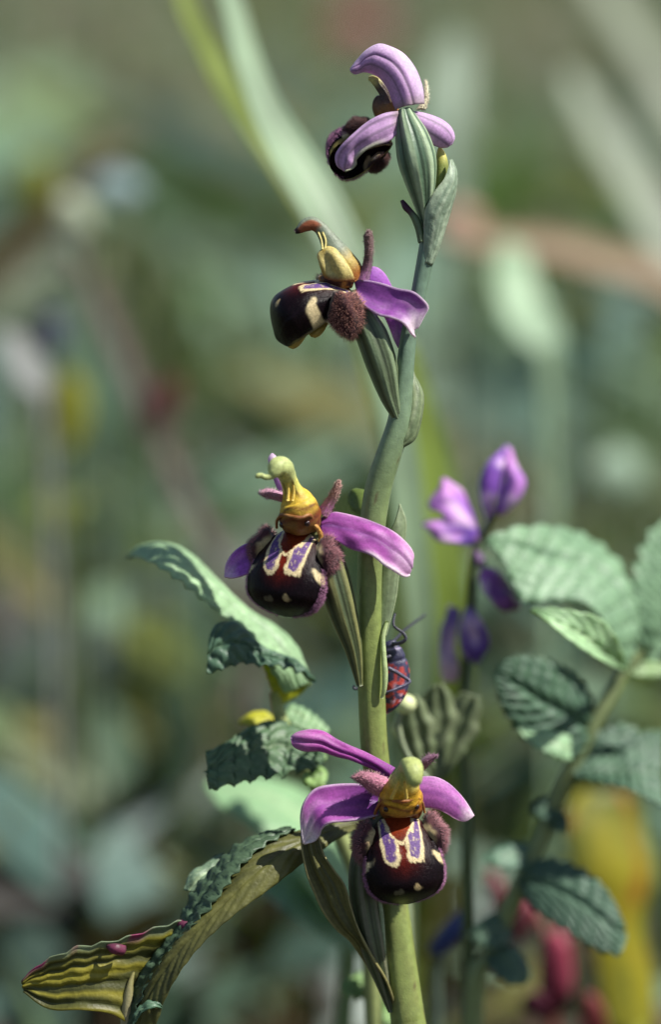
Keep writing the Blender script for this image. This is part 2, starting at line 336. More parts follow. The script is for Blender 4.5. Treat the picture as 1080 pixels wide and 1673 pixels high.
def make_lip(parent, base_px, adir, ndir, L=13.0, W=5.9, H=3.7, roll=0.0, lobes=True, fringe=900, hl=.00085, lsc=(1, 1, 1), loff=(0.24, 0.90, -1.4), fzc=(lin(88, 48, 52), lin(50, 26, 34), lin(160, 108, 114))):
    """labellum: swollen velvety mid-lobe with its pattern, fringe hairs, two furry side lobes"""
    a = camvec(*adir); nn = camvec(*ndir); nn = nn - a * np.dot(a, nn); nn /= np.linalg.norm(nn); s_ = np.cross(nn, -a)
    if np.dot(s_, RT) < 0 and abs(np.dot(s_, RT)) > 0.2 and ndir[2] > 0: s_ = -s_
    o = P(np.array(base_px[0]), np.array(base_px[1]), np.array(base_px[2]))
    n, m = 110, 120; t = np.linspace(0, 1, n)
    wv = np.interp(t, [0, .1, .25, .45, .6, .75, .86, .93, .975, 1], [.42, .6, .76, .93, 1, .95, .78, .56, .3, 0]) * W
    hv = np.interp(t, [0, .1, .25, .5, .75, .88, .95, 1], [.25, .42, .66, .93, 1, .86, .56, 0]) * H
    for arr in (wv, hv):
        k = np.ones(9) / 9; pad = np.r_[2 * arr[0] - arr[4:0:-1], arr, -arr[-2:-6:-1] * 0]; arr[:] = np.convolve(pad, k, 'valid')
    wv[-1] = 0.02; hv[-1] = 0.02
    n0 = -2.2 * (1 - np.sin(np.pi * np.clip(t * 0.75 + 0.12, 0, 1))) - 1.0 * sst(0.8, 1, t)
    al = L * np.sin(np.clip(t, 0, 1) * np.pi / 2) ** 0.0 * (t - 0.035 * np.sin(2 * np.pi * t))
    th = np.linspace(-1, 1, m) * math.radians(128)
    X = wv[:, None] * np.sin(th) * (1 + 0.05 * (np.abs(th) > 1.2)); Nn = n0[:, None] + hv[:, None] * (np.sign(np.cos(th)) * np.abs(np.cos(th)) ** 0.85)
    Tm = t[:, None] * np.ones((1, m)); Th = np.ones((n, 1)) * th
    dimple = 0.35 * np.exp(-((Tm - .40) / .05) ** 2 - (np.sin(Th) / .15) ** 2)
    Nn = Nn - dimple * 0.5
    V = o + (a * al[:, None, None] + s_ * X[..., None] + nn * Nn[..., None]) / 1000.0
    x = np.where(np.abs(Th) < math.pi / 2, X / W, np.sign(Th) * (wv[:, None] / W + 0.25 * (np.abs(Th) - math.pi / 2))); ax_ = np.abs(x); T = Tm
    wob = 0.05 * (vn(x * 9 + 30, T * 9 + 30) - .5) + 0.03 * (vn(x * 26 + 7, T * 26 + 3) - .5)
    ax_ = ax_ + wob; T2 = T + wob
    dark = lin(17, 9, 13); red = lin(94, 26, 14)
    C = mix(dark, red, np.exp(-(ax_ / (0.50 - .25 * T)) ** 2) * sst(0.76 + .1 * (vn(x * 6, T * 3) - .5), 0.40, T) * 0.95)
    C = C * (0.7 + 0.6 * vn(x * 40, T * 40))[..., None]
    cream = lin(208, 190, 146); vio = lin(98, 72, 122)
    # mirror: violet band with cream border around the brown shield, lobed below (distances in mm)
    xm = ax_ * W; am = T2 * L; k_ = W / 5.9; xm = xm / k_
    p0 = np.array([2.25, 0.6]); p1 = np.array([1.85, 5.9]); dv = p1 - p0
    hh = np.clip(((xm - p0[0]) * dv[0] + (am - p0[1]) * dv[1]) / (dv @ dv), 0, 1)
    d_cap = np.hypot(xm - p0[0] - hh * dv[0], am - p0[1] - hh * dv[1]) - (1.0 + 0.42 * hh)
    sh_w = np.interp(am, [0, 1.2, 2.6, 3.6, 4.4], [2.0, 1.95, 1.55, .85, 0]); d_sh = np.where(am > 4.4, np.hypot(xm, am - 4.4), (xm - sh_w) * .8)
    d_u = np.minimum(d_cap, d_sh - 0.34)
    C = mix(C, cream, sst(0.07, -0.07, d_u))
    bw = 0.30 + 0.28 * sst(3.5, 6, am)
    C = mix(C, mix(vio, cream, 0.6 * sst(.66, .9, vn(x * 38 + 9, T * 38))), sst(-bw + .08, -bw - .1, d_cap) * sst(0.26, 0.42, d_sh))
    shc = mix(lin(132, 52, 24), lin(76, 24, 16), sst(.2, .8, vn(x * 4 + 2, T * 8) * .5 + .5 * T / .33)); C = mix(C, shc, sst(0.06, -0.08, d_sh))
    # irregular cream patches on the flanks and the pale tip spots
    ns = vn(x * 11 + 40, T * 13 + 5) - .5
    d_side = 0.030 + .035 * sst(.8, 1.1, ax_) - np.abs(T - (0.50 + 0.16 * (ax_ - 0.9)) + .06 * ns); C = mix(C, cream, .9 * sst(0, 0.02, d_side) * sst(0.74, 0.84, ax_ + .15 * ns) * sst(1.3, 1.05, ax_))
    for (sx, st, rx, rt, cc, f) in ((0.27, .79, .12, .055, lin(200, 176, 128), .75), (-0.22, .825, .13, .045, lin(128, 120, 96), .5)):
        dd = np.sqrt(((x - sx) / rx) ** 2 + ((T - st) / rt) ** 2) + 0.9 * (vn(x * 12 + 3, T * 12 + 8) - .5); C = mix(C, cc, f * sst(1.1, 0.75, dd))
    C = mix(C, lin(120, 112, 66), sst(2.0, 2.15, np.abs(Th)) * 0.8 * sst(.93, .80, T))
    g = Geo().add(V.reshape(-1, 3), grid_faces(n, m), C.reshape(-1, 3))
    # fringe along the folded margins
    for sg in (0, -1):
        idx = R.randint(int(n * .42), n - 2, fringe); jj = np.clip((np.arange(m)[sg] - (1 if sg else -1) * R.randint(8, 26, fringe)), 0, m - 1)
        p = V[idx, jj]; cen = o + (a * al[idx][:, None] + nn * n0[idx][:, None]) / 1000
        dr = p - cen; dr /= np.linalg.norm(dr, axis=1)[:, None]; hairs(g, p, dr + a * 0.3, 0.0005, 0.000035, lin(168, 118, 150))
    lip = obj('lip', g, M_lip, parent)
    if lobes:
        for sg in (-1, 1):
            g = Geo(); xl = sg * W * loff[1]
            bend = a * 0.25 + s_ * sg * 0.15
            c0 = o + (a * L * loff[0] + s_ * xl + nn * loff[2]) / 1000
            u1 = (a + s_ * sg * 0.25); u1 /= np.linalg.norm(u1); u2 = nn - u1 * np.dot(nn, u1); u2 /= np.linalg.norm(u2); u3 = np.cross(u1, u2); u3 = u3 * (1 if np.dot(u3, s_) * sg > 0 else -1)
            fz, dk = fzc[0], fzc[1]; cr = lin(196, 176, 126)
            def lc(d):
                c = mix(fz, dk, vn(d[..., 0] * 4 + 9, d[..., 1] * 4 + 9)); return mix(c, cr, .8 * sst(0.45, 0.75, d[..., 1] * 0.55 - d[..., 2] * 0.75 + .4 * (vn(d[..., 0] * 6 + 20, d[..., 1] * 6 + 20) - .5)))
            AX = [u1 * 3.0e-3 * lsc[0], u2 * 2.7e-3 * lsc[1], u3 * 1.75e-3 * lsc[2]]
            Vb, db = blob(g, c0, AX, lc, 22, 30, .3)
            k = 2600; ui = np.arccos(1 - 2 * R.rand(k)); vi = R.rand(k) * 2 * np.pi
            dd = np.stack([np.sin(ui) * np.cos(vi), np.sin(ui) * np.sin(vi), np.cos(ui)], -1)
            dd = dd[(dd[:, 2] * 0.75 - dd[:, 1] * 0.55) > -0.25]
            pp_ = c0 + (dd * (1 + .3 * (vn(dd[:, 0] * 2.3 + 11, dd[:, 1] * 2.3 + dd[:, 2] * 1.7 + 11) - .5))[:, None]) @ np.array(AX); nr = dd @ np.array([u1 / 3.0, u2 / 2.7, u3 / 1.75]); nr /= np.linalg.norm(nr, axis=1)[:, None]
            hairs(g, pp_, nr + a * 0.2, hl, 0.000036, fzc[2], 0.25)
            obj('lip_lobe', g, M_fuzz, parent)
    return lip
def petal_fuzz(g, count, length, colr):
    V = np.vstack(g.v); i = R.randint(0, len(V), count); c = V.mean(0); d = V[i] - c; d /= np.linalg.norm(d, axis=1)[:, None] + 1e-9
    hairs(g, V[i], d, length * 1.3, 0.000042, colr, 0.5)
def bead(parent, px, py, d, r, col=lin(40, 22, 20)):
    g = Geo(); o = P(np.array(px), np.array(py), np.array(d)); rr = r * PXM
    blob(g, o, [RT * rr, UP * rr * 1.15, -FWD * rr], col, 10, 14); obj('staminode', g, M_eye, parent)
OV1 = lin(88, 116, 96); OV2 = lin(150, 168, 136); OVD = lin(72, 84, 56)
def ovary(pts, c1, c2, name='flower', ribs=6, label=None, contrast=1.0):
    def f(t, th):
        r = np.cos(ribs * th + 1.4 * t + .6); c = mix(c1, c2, 0.12 + 0.75 * sst(-.1, .7, r) + 0.35 * (vn(t * 5, th * 14) - .5))
        return mix(c, c1 * .45, .8 * contrast * sst(-.72, -.95, r))
    g = tube(pts, 60, 84, f, bumpf=lambda t, th: 0.075 * np.cos(ribs * th + 1.4 * t + .6) + .02 * np.cos(3 * ribs * th)); o = obj(name, g, M_stem, orchid)
    if label: o['label'] = label
    return o

# ---- flower at the foot of the spike (front view)
k4 = crop(460, 1160, 3.176)
f4 = ovary([(638, 1652, 7, 4), (624, 1600, 6, 12), (609, 1545, 5, 20), (597, 1480, 4.5, 23), (593, 1420, 4, 22), (604, 1365, 3.5, 18), (632, 1318, 3, 15)], OVD, lin(104, 104, 84), label='lowest flower, facing straight forward, lip fully open')
make_lip(f4, (650, 1334, 0.2), (0.12, -1, 0.12), (0.04, 0.16, 1), L=13.2, W=5.85)
A = k4([(590, 300), (530, 268), (440, 222), (350, 182), (280, 148), (220, 112), (150, 100), (85, 115), (50, 150)], 2.5, 5)
B = k4([(545, 370), (490, 315), (430, 285), (355, 255), (290, 240), (200, 212), (120, 212), (65, 190), (50, 150)], 3, 4)
obj('sepal', patch(A, B, bulge=1.2, col=sepal(lin(182, 76, 166), DEEP, PINK, .15, vein=.8), disp=lambda t, s: -0.5 * np.exp(-((s - .62) / .10) ** 2) * sst(1, .8, t) + .7 * (vn(t * 6, s * 3) - .5)), M_petal, f4, 0.28)
A = k4([(510, 420, 1.5), (430, 385, 1.0), (340, 378, 0.5), (250, 385, 0), (170, 410, -.6), (118, 475, -.9), (95, 555, -.6), (104, 640, 0.2), (115, 690, .6)])
B = k4([(500, 545, .5), (420, 565, -.6), (340, 576, -1.4), (270, 580, -1.8), (235, 592, -1.6), (208, 618, -1.0), (196, 650, -.2), (170, 678, .4), (118, 692, .6)])
obj('sepal', patch(A, B, bulge=-0.9, col=sepal(lin(182, 90, 178), lin(94, 46, 124), WHT, 1.0, bshade=.75), disp=lambda t, s: 0.3 * np.exp(-((s - .55) / .1) ** 2) + .6 * (vn(t * 6, s * 3) - .5)), M_petal, f4, 0.28)  # strong darkening at the base paints in the column's shadow
A = k4([(700, 345), (790, 345), (860, 375), (920, 430), (962, 485), (998, 548)], 1.5, 3.2)
B = k4([(700, 500), (790, 508), (850, 530), (900, 560), (950, 575), (998, 548)], 1.0, 3.0)
obj('sepal', patch(A, B, bulge=0.7, col=sepal(lin(190, 108, 184), DEEP, WHT, .7, bshade=.3)), M_petal, f4, 0.28)
A = k4([(545, 345), (480, 325), (410, 318), (370, 345)], 0, -3.5); B = k4([(510, 450), (460, 425), (405, 378), (372, 352)], -1, -3.5)
g = pod(A, B, 24, 12, 1.6, lambda t, s: mix(lin(190, 120, 150), lin(140, 92, 100), t)); petal_fuzz(g, 700, .0004, lin(190, 140, 150)); obj('petal', g, M_fuzz, f4)
A = k4([(700, 280), (740, 240), (790, 226), (803, 238)], 0, -1.5); B = k4([(730, 320), (760, 290), (795, 255), (803, 238)], 0, -1.5)
g = pod(A, B, 20, 10, 1.0, lin(112, 72, 96)); petal_fuzz(g, 260, .0004, lin(140, 100, 120)); obj('petal', g, M_fuzz, f4)
YEL = lin(206, 160, 48); GRNH = lin(172, 182, 112); ORG = lin(150, 84, 30)
def colcol(t, th):
    fr = np.cos(th)
    c = mix(lin(140, 92, 40), YEL, sst(0.18, 0.30, t)); c = mix(c, lin(92, 46, 24), sst(.09, .03, t)); c = mix(c, lin(206, 192, 104), sst(0.42, .52, t)); c = mix(c, GRNH, sst(0.50, .62, t))
    c = mix(c, lin(84, 34, 18), .85 * sst(.45, .9, fr) * sst(.25, .16, t))
    for (tt, w_, am) in ((0.05, .025, .03), (.235, .016, .05), (.30, .008, .04)):
        c = mix(c, lin(110, 46, 20), np.exp(-((t - tt - am * fr ** 2 + .02 * np.sin(3 * th)) / w_) ** 2) * .85)
    c = mix(c, lin(128, 60, 26), 0.75 * sst(.5, .8, vn(th * 3 + 2, t * 18)) * sst(.4, .2, t) * sst(.9, .5, fr))
    return c * (.85 + .3 * vn(t * 40, th * 9))[..., None]
def colbump(t, th): return .07 * (vn(t * 22, th * 3) - .5) - .40 * sst(.24, .12, t) * sst(.45, .9, np.cos(th)) + .10 * np.exp(-((t - .21) / .03) ** 2) * sst(.2, .7, np.cos(th)) + .06 * np.exp(-((t - .30) / .02) ** 2)
g = tube([(655, 1335, 3.5, 22), (655, 1328, 2.2, 31), (655, 1318, .8, 36), (655, 1307, -.8, 36), (656, 1296, -2, 32), (659, 1284, -3.2, 27), (664, 1268, -4.6, 22), (669, 1256, -6, 19), (672, 1250, -8, 18.5), (675, 1256, -9.6, 17), (677, 1267, -10.2, 15), (678, 1276, -10, 12), (677, 1282, -9.4, 6)], 90, 40, colcol, bumpf=colbump, flat=.8)
obj('column', g, M_col, f4)
def rim(parent, pts, colr, r=3.0): obj('throat_rim', tube([(p[0], p[1], p[2], r * (.6 + .5 * math.sin(math.pi * (i + .5) / len(pts)))) for i, p in enumerate(pts)], 50, 12, lambda t, th: mix(colr, lin(206, 160, 90), .6 * vn(t * 14, th * 2)), bumpf=lambda t, th: .35 * (vn(t * 20, th * 2) - .5)), M_col, parent)
rim(f4, k4([(478, 560, 1), (490, 520, -.4), (512, 480, -1.6), (540, 462, -2.6), (600, 470, -4.0), (650, 470, -4.0), (700, 452, -2.8), (730, 480, -1.4), (742, 530, 0)]), lin(128, 58, 26))
for (x0, x1) in ((648, 640), (657, 664)):
    obj('filament', tube([(x0 + 4, 1276, -7.8, 2.4), ((x0 + x1) / 2 + 2, 1290, -6.6, 2.6), (x1, 1303, -5.4, 3)], 14, 8, lin(226, 196, 96)), M_col, f4)
bead(f4, 631, 1321, -2.4, 4.6); bead(f4, 681, 1317, -2.4, 4.6)
k4b = crop(450, 1330, 3.6)
A = k4b([(150, 120, 1), (158, 220, 1), (185, 350, 1.4), (225, 450, 2), (280, 570, 2.6), (360, 675, 3.4), (440, 745, 4.2), (530, 875, 5.4), (610, 1010, 6.6), (690, 1140, 8)])
B = k4b([(255, 130, 1.4), (285, 235, 1.2), (345, 325, 1.2), (410, 420, 1.2), (450, 560, 1.4), (500, 700, 1.6), (570, 840, 2.4), (650, 970, 4), (690, 1080, 5.6), (700, 1150, 7.6)])
def bractcol(c1, c2, edge):
    def f(t, s):
        c = mix(c1, c2, sst(.35, .9, vn(t * 3 + 3, s * 22))); c = mix(c, edge, 0.8 * np.maximum(sst(.05, 0, s), sst(.95, 1, s))); return c
    return f
o = obj('bract', patch(A, B, 60, 21, -1.0, bractcol(lin(96, 96, 58), lin(126, 122, 72), lin(168, 160, 110)), disp=lambda t, s: 1.3 * np.exp(-((s - .45) / .1) ** 2) * sst(.75, .3, t) + .12 * np.cos(s * 50)), M_bract, orchid, 0.25)
A = k4b([(600, 480, 3.5), (612, 560, 3.6), (622, 650, 4), (632, 740, 4.4), (645, 820, 5)]); B = k4b([(612, 480, 3.4), (632, 560, 3.4), (640, 650, 3.8), (646, 740, 4.2), (650, 820, 5)])
obj('bract', patch(A, B, 24, 7, .2, lin(170, 184, 150)), M_bract, orchid, 0.25)

# ---- second flower up (three-quarter view)
k3 = crop(350, 720, 3.086)
f3 = ovary([(588, 1120, 2.5, 5), (578, 1062, 1.5, 14), (562, 1005, .5, 22), (547, 950, 0, 25), (535, 905, .5, 22), (520, 870, 1, 18), (508, 850, 1, 15)], OVD, lin(116, 116, 72), label='second flower from the ground, lip turned a little aside')
make_lip(f3, (484, 868, -.2), (-0.19, -1, 0.14), (-0.36, 0.16, 1), L=12.9, W=5.9)
A = k3([(535, 395, 0), (590, 363, 0), (660, 370, 0), (760, 395, -.2), (850, 430, -.6), (930, 480, -1), (985, 530, -1.4), (1008, 580, -1.6), (992, 620, -1.6)])
B = k3([(540, 475, -.5), (600, 500, -1), (680, 540, -1.6), (760, 570, -2.2), (810, 595, -2.4), (850, 630, -2.6), (900, 662, -2.6), (950, 687, -2.2), (980, 680, -1.8)])
obj('sepal', patch(A, B, bulge=0.5, col=sepal(lin(184, 92, 178), lin(104, 46, 120), WHT, .35, vein=1.0, bshade=.2, edge_b=.9), disp=lambda t, s: -.22 * np.exp(-((s - .45) / .06) ** 2) + .55 * (vn(t * 6 + 5, s * 3) - .5) + .5 * sst(.78, 1, s) * sst(.4, .8, t)), M_petal, f3, 0.28)
A = k3([(330, 495), (220, 505), (150, 525), (95, 565), (60, 620), (50, 680)], 1.8, 2.8); B = k3([(300, 640), (235, 632), (190, 662), (140, 682), (90, 693), (52, 687)], 1.5, 2.6)
obj('sepal', patch(A, B, bulge=-.6, col=sepal(lin(180, 104, 206), lin(110, 60, 160), PINK, .6, bshade=.4)), M_petal, f3, 0.28)
A = k3([(370, 330), (320, 240), (290, 160), (275, 95), (290, 68)], 1, 3); B = k3([(430, 300), (380, 220), (335, 140), (312, 85), (295, 68)], 1, 3)
obj('sepal', patch(A, B, 36, 13, .6, sepal(lin(196, 150, 204), DEEP, PINK, .5)), M_petal, f3, 0.28)
A = k3([(470, 268), (500, 280), (530, 330), (550, 380)], 1, .5); B = k3([(450, 300), (480, 340), (510, 390), (545, 410)], 1, .5)
A = k3([(520, 345), (560, 300), (592, 250), (612, 212), (628, 204)], 0, -1.5); B = k3([(582, 385), (600, 340), (622, 285), (640, 238), (632, 208)], 0, -1.5)
g = pod(A, B, 28, 12, 1.2, lambda t, s: mix(lin(196, 124, 170), lin(126, 92, 80), sst(.1, .6, t))); petal_fuzz(g, 700, .00035, lin(180, 140, 130)); obj('petal', g, M_fuzz, f3)
A = k3([(345, 262), (300, 245), (255, 242), (232, 258)], 0, -2); B = k3([(340, 310), (295, 298), (250, 285), (234, 268)], 0, -2)
g = pod(A, B, 22, 10, 1.0, lambda t, s: mix(lin(190, 140, 170), lin(150, 110, 120), t)); petal_fuzz(g, 320, .00035, lin(200, 170, 180)); obj('petal', g, M_fuzz, f3)
def colcol3(t, th):
    fr = np.cos(th)
    c = mix(lin(128, 92, 44), lin(210, 176, 62), sst(0.19, 0.25, t)); c = mix(c, lin(72, 40, 24), sst(.09, .03, t)); c = mix(c, lin(204, 200, 104), sst(0.38, .48, t)); c = mix(c, lin(180, 190, 124), sst(.5, .6, t))
    c = mix(c, lin(84, 36, 18), .9 * sst(.5, .85, fr) * sst(.13, .06, t))
    for (tt, w_, am) in ((0.04, .02, .02), (.17, .016, .03), (.225, .009, .03)):
        c = mix(c, lin(96, 40, 24), np.exp(-((t - tt - am * fr ** 2 + .012 * np.sin(4 * th)) / w_) ** 2) * .9)
    c = mix(c, lin(92, 48, 34), .85 * sst(.35, .42, t) * sst(.60, .54, t) * np.maximum(np.exp(-((th - .55) / .12) ** 2), np.exp(-((th - 5.6) / .12) ** 2)))
    c = mix(c, lin(128, 60, 26), 0.6 * sst(.55, .8, vn(th * 3 + 2, t * 22)) * sst(.3, .15, t))
    return c * (.85 + .3 * vn(t * 50, th * 9))[..., None]
g = tube([(491, 866, 2.5, 20), (491, 860, 1.2, 27), (491, 851, -.2, 33), (490, 841, -1.2, 33), (488, 830, -1.8, 32), (484, 816, -2, 26), (478, 802, -2.6, 17), (473, 788, -3.4, 14), (468, 775, -4.4, 15), (461, 764, -5.8, 18), (453, 764, -7, 16.5), (447, 772, -7.6, 11), (442, 778, -7.8, 6), (434, 780, -8, 4.6), (427, 777, -8, 4.4), (421, 778, -8, 4.4), (420, 782, -8, 2.5)], 100, 36, colcol3, bumpf=lambda t, th: .06 * (vn(t * 26, th * 3) - .5) - .45 * sst(.12, .03, t) * sst(.45, .85, np.cos(th)) + .08 * np.exp(-((t - .16) / .02) ** 2) - .15 * sst(.36, .42, t) * sst(.58, .52, t) * sst(.85, .95, np.cos(th)))
obj('column', g, M_col, f3)
obj('filament', tube([(470, 782, -4.8, 2.6), (471, 798, -4.2, 2.6), (470, 818, -4.0, 3.2)], 14, 8, lin(226, 196, 96)), M_col, f3)
obj('filament', tube([(476, 782, -4.6, 2.4), (480, 800, -4.0, 2.4), (478, 818, -3.8, 3.2)], 14, 8, lin(226, 196, 96)), M_col, f3)
bead(f3, 461, 857, -2.3, 4.8); bead(f3, 502, 855, -4.1, 4.8)
rim(f3, k3([(315, 440, -.4), (318, 400, -1.6), (345, 375, -3.2), (395, 385, -5), (440, 388, -5.2), (480, 375, -4.4), (500, 400, -3), (530, 450, -1.4), (540, 490, -.6)]), lin(112, 52, 28))
rim(f3, k3([(490, 420, -3), (520, 440, -2.4), (538, 480, -1.8), (530, 510, -1.8)]), lin(180, 128, 60), 3.6)
A = k3([(880, 470, 5), (850, 640, 4.5), (842, 800, 4), (838, 900, 3.6), (840, 985, 3)]); B = k3([(935, 318, 6.5), (968, 430, 6), (932, 660, 5), (915, 800, 4.2), (866, 990, 3)])
obj('bract', patch(A, B, 50, 13, .8, bractcol(lin(112, 126, 92), lin(136, 152, 116), lin(190, 204, 166))), M_bract, orchid, 0.25)
obj('bract', tube([(633, 1015, 3, 3), (626, 1040, 2.6, 4), (627, 1070, 2.4, 4.5), (629, 1100, 2.4, 5), (628, 1125, 2.6, 4), (624, 1140, 3, 2.5)], 40, 12, lin(184, 200, 146)), M_bract, orchid)
A = k3([(690, 250, 9), (675, 290, 9), (690, 345, 8), (740, 380, 7)]); B = k3([(720, 242, 9), (770, 260, 8), (790, 330, 6), (790, 400, 5)])
obj('bract', patch(A, B, 20, 9, .4, lin(112, 132, 66)), M_bract, orchid, 0.25)

# ---- third flower up (side view, facing aside)
k2 = crop(420, 330, 3.6)
f2 = ovary([(652, 690, 0, 6), (638, 650, 0, 16), (625, 600, -.3, 24), (610, 555, -.5, 25), (597, 525, -.5, 22), (586, 498, -.3, 16), (580, 476, 0, 12)], lin(74, 86, 60), lin(112, 128, 96), label='third flower from the ground, seen from the side')
make_lip(f2, (568, 466, 0.5), (-0.88, -0.47, 0.10), (-0.40, 0.80, 0.42), L=13.4, W=4.5, H=4.0, lsc=(.92, 1.4, 1.1), fringe=0, hl=.0007, loff=(0.20, 0.95, -2.4), fzc=(lin(84, 44, 46), lin(42, 22, 26), lin(186, 132, 116)))
A = k2([(570, 462, -1), (650, 462, -1.6), (740, 480, -2), (830, 510, -2.4), (915, 528, -2.6), (970, 568, -2.4), (1012, 622, -2), (985, 680, -1.8), (945, 740, -1.6)])
B = k2([(585, 565, -1.5), (640, 622, -2.4), (715, 672, -3), (780, 685, -3.2), (835, 703, -3), (868, 728, -2.8), (885, 755, -2.4), (900, 775, -2), (915, 790, -1.6)])
obj('sepal', patch(A, B, bulge=-.7, col=sepal(lin(146, 76, 160), lin(98, 48, 124), WHT, .8, bshade=.3), disp=lambda t, s: .3 * (vn(t * 6, s * 4) - .5) + .5 * sst(.7, 1, s)), M_petal, f2, 0.28)
A = k2([(590, 460), (655, 392), (705, 388), (755, 432), (800, 520), (850, 640), (858, 760), (832, 858)], 1, 3); B = k2([(600, 500), (640, 560), (690, 600), (730, 650), (755, 690), (780, 745), (805, 810), (828, 858)], 1, 3)
obj('sepal', patch(A, B, bulge=.6, col=sepal(lin(180, 96, 200), lin(116, 62, 150), PINK, .3)), M_petal, f2, 0.28)
A = k2([(575, 450), (618, 375), (633, 290), (628, 205), (648, 174)], -.5, -2); B = k2([(660, 460), (675, 380), (684, 280), (682, 195), (662, 174)], -.5, -2)
g = pod(A, B, 30, 12, 1.2, lambda t, s: mix(lin(150, 96, 140), lin(98, 74, 70), sst(0, .5, t))); petal_fuzz(g, 700, .0003, lin(140, 110, 110)); obj('petal', g, M_fuzz, f2)
def colcol2(t, th):
    c = mix(lin(150, 92, 40), lin(176, 152, 74), sst(.06, .2, t)); c = mix(c, lin(126, 136, 116), sst(.2, .42, t)); c = mix(c, lin(150, 86, 56), sst(.66, .74, t) * sst(.25, .6, np.sin(th + 2.2))); return mix(c, lin(40, 24, 26), sst(.93, .97, t))
g = tube([(575, 462, 0, 22), (566, 445, -.2, 27), (556, 430, -.3, 26), (548, 414, -.4, 22), (541, 400, -.5, 17), (532, 385, -.5, 13), (522, 372, -.5, 11), (510, 366, -.5, 11.5), (499, 369, -.5, 10.5), (489, 376, -.5, 6.5), (482, 380, -.5, 3.5)], 80, 30, colcol2, flat=.8, bumpf=lambda t, th: .05 * (vn(t * 20, th * 3) - .5))
obj('column', g, M_col, f2)
A = k2([(415, 262, -.8), (372, 292, -1.6), (356, 318, -2), (366, 360, -2.2), (382, 410, -2.2), (402, 450, -2)]); B = k2([(440, 250, -.6), (470, 290, -2), (505, 330, -2.6), (535, 375, -2.8), (560, 420, -2.6), (570, 462, -2)])
obj('hood', patch(A, B, 30, 16, .9, lambda t, s: mix(mix(lin(196, 180, 112), lin(150, 122, 46), sst(.2, .8, vn(t * 4, s * 4)) * sst(.9, .3, s)), lin(120, 70, 40), sst(.85, 1, t)), lambda t, s: -.9 * np.exp(-((s - .35) / .2) ** 2) * sst(.2, .5, t) * sst(1, .8, t)), M_col, f2, 0.3)
obj('throat', tube([(528, 462, .5, 12), (545, 456, -.4, 17), (562, 454, -.6, 18), (578, 458, -.4, 14)], 24, 20, lambda t, th: mix(lin(66, 34, 30), lin(176, 124, 66), sst(.5, .8, vn(t * 7, th * 3))), bumpf=lambda t, th: .2 * (vn(t * 9, th * 3) - .5)), M_col, f2)
for dx in (0, 7): obj('filament', tube([(520 + dx, 380, -1.4, 1.6), (525 + dx, 393, -1.8, 1.5), (527 + dx * .6, 408, -2, 2)], 14, 8, lin(220, 206, 130)), M_col, f2)
for pts in ([(500, 545, 0, 3), (488, 556, -.3, 7), (478, 563, -.5, 8), (471, 560, -.4, 5), (464, 552, 0, 2)], [(534, 528, -.4, 3), (522, 540, -.7, 7), (513, 546, -.8, 7), (507, 543, -.5, 4), (500, 536, 0, 2)]):
    obj('lip_appendage', tube(pts, 14, 12, lin(170, 146, 70)), M_col, f2)
A = k2([(905, 1000, 3), (880, 1080, 2), (870, 1200, 1), (850, 1320, .5), (820, 1440, .3)]); B = k2([(915, 1000, 3.5), (975, 1130, 3), (968, 1260, 2), (930, 1390, 1), (860, 1445, .4)])
obj('bract', patch(A, B, 40, 15, 1.0, bractcol(lin(112, 128, 92), lin(140, 154, 116), lin(196, 206, 176)), disp=lambda t, s: .3 * (vn(t * 8, s * 5) - .5)), M_bract, orchid, 0.25)

# ---- topmost flower (seen from behind)
k1 = crop(500, 40, 3.6)
f1 = ovary([(696, 372, 1, 6), (692, 335, .2, 15), (687, 295, -.6, 25), (681, 260, -1, 30), (673, 225, -1, 26), (665, 198, -.8, 18), (661, 180, -.5, 11)], lin(78, 104, 80), lin(158, 176, 142), ribs=6, label='topmost flower, seen from behind')
make_lip(f1, (632, 216, 3), (-0.86, -0.46, -0.15), (-0.25, 0.42, -0.9), L=10.0, W=3.7, H=3.2, lsc=(.6, .55, .6), hl=.0005, loff=(.34, .92, -.6), fzc=(lin(58, 34, 32), lin(34, 20, 22), lin(92, 58, 54)))
A = k1([(695, 470, -.5), (682, 370, -.6), (640, 262, -.6), (570, 176, -.4), (490, 132, 0), (425, 120, .5), (350, 158, 1), (300, 215, 1.4), (262, 268, 1.8)])
B = k1([(530, 505, .5), (505, 440, .8), (480, 372, 1.2), (440, 322, 1.6), (390, 292, 2), (345, 280, 2.2), (315, 285, 2.2), (285, 292, 2.0), (264, 276, 1.9)])
PALE = lin(204, 164, 208)
def veined(t, s):
    c = mix(PALE, lin(228, 204, 232), sst(.35, .0, s)); c = c * (0.88 + .24 * vn(t * 8, s * 20))[..., None]  # paler towards the outer edge: sunlit rim painted into the colour
    for qv in (.33, .62): c = mix(c, lin(120, 104, 122), .8 * np.exp(-((s - qv) / .035) ** 2))
    return mix(c, lin(150, 138, 120), sst(.12, 0, t) * .6)
obj('sepal', patch(A, B, 60, 25, 2.0, veined, lambda t, s: .5 * (vn(t * 5, s * 3) - .5) - .25 * np.exp(-((s - .33) / .05) ** 2)), M_petal, f1, 0.28)
A = k1([(540, 515, -1), (460, 528, -1.6), (380, 566, -2), (300, 628, -2.2), (222, 698, -2), (176, 765, -1.4), (182, 828, -1), (225, 862, -.8)])
B = k1([(535, 640, -1), (480, 692, -1.4), (405, 716, -1.6), (345, 745, -1.6), (300, 790, -1.2), (295, 825, -1), (270, 852, -.8), (230, 864, -.8)])
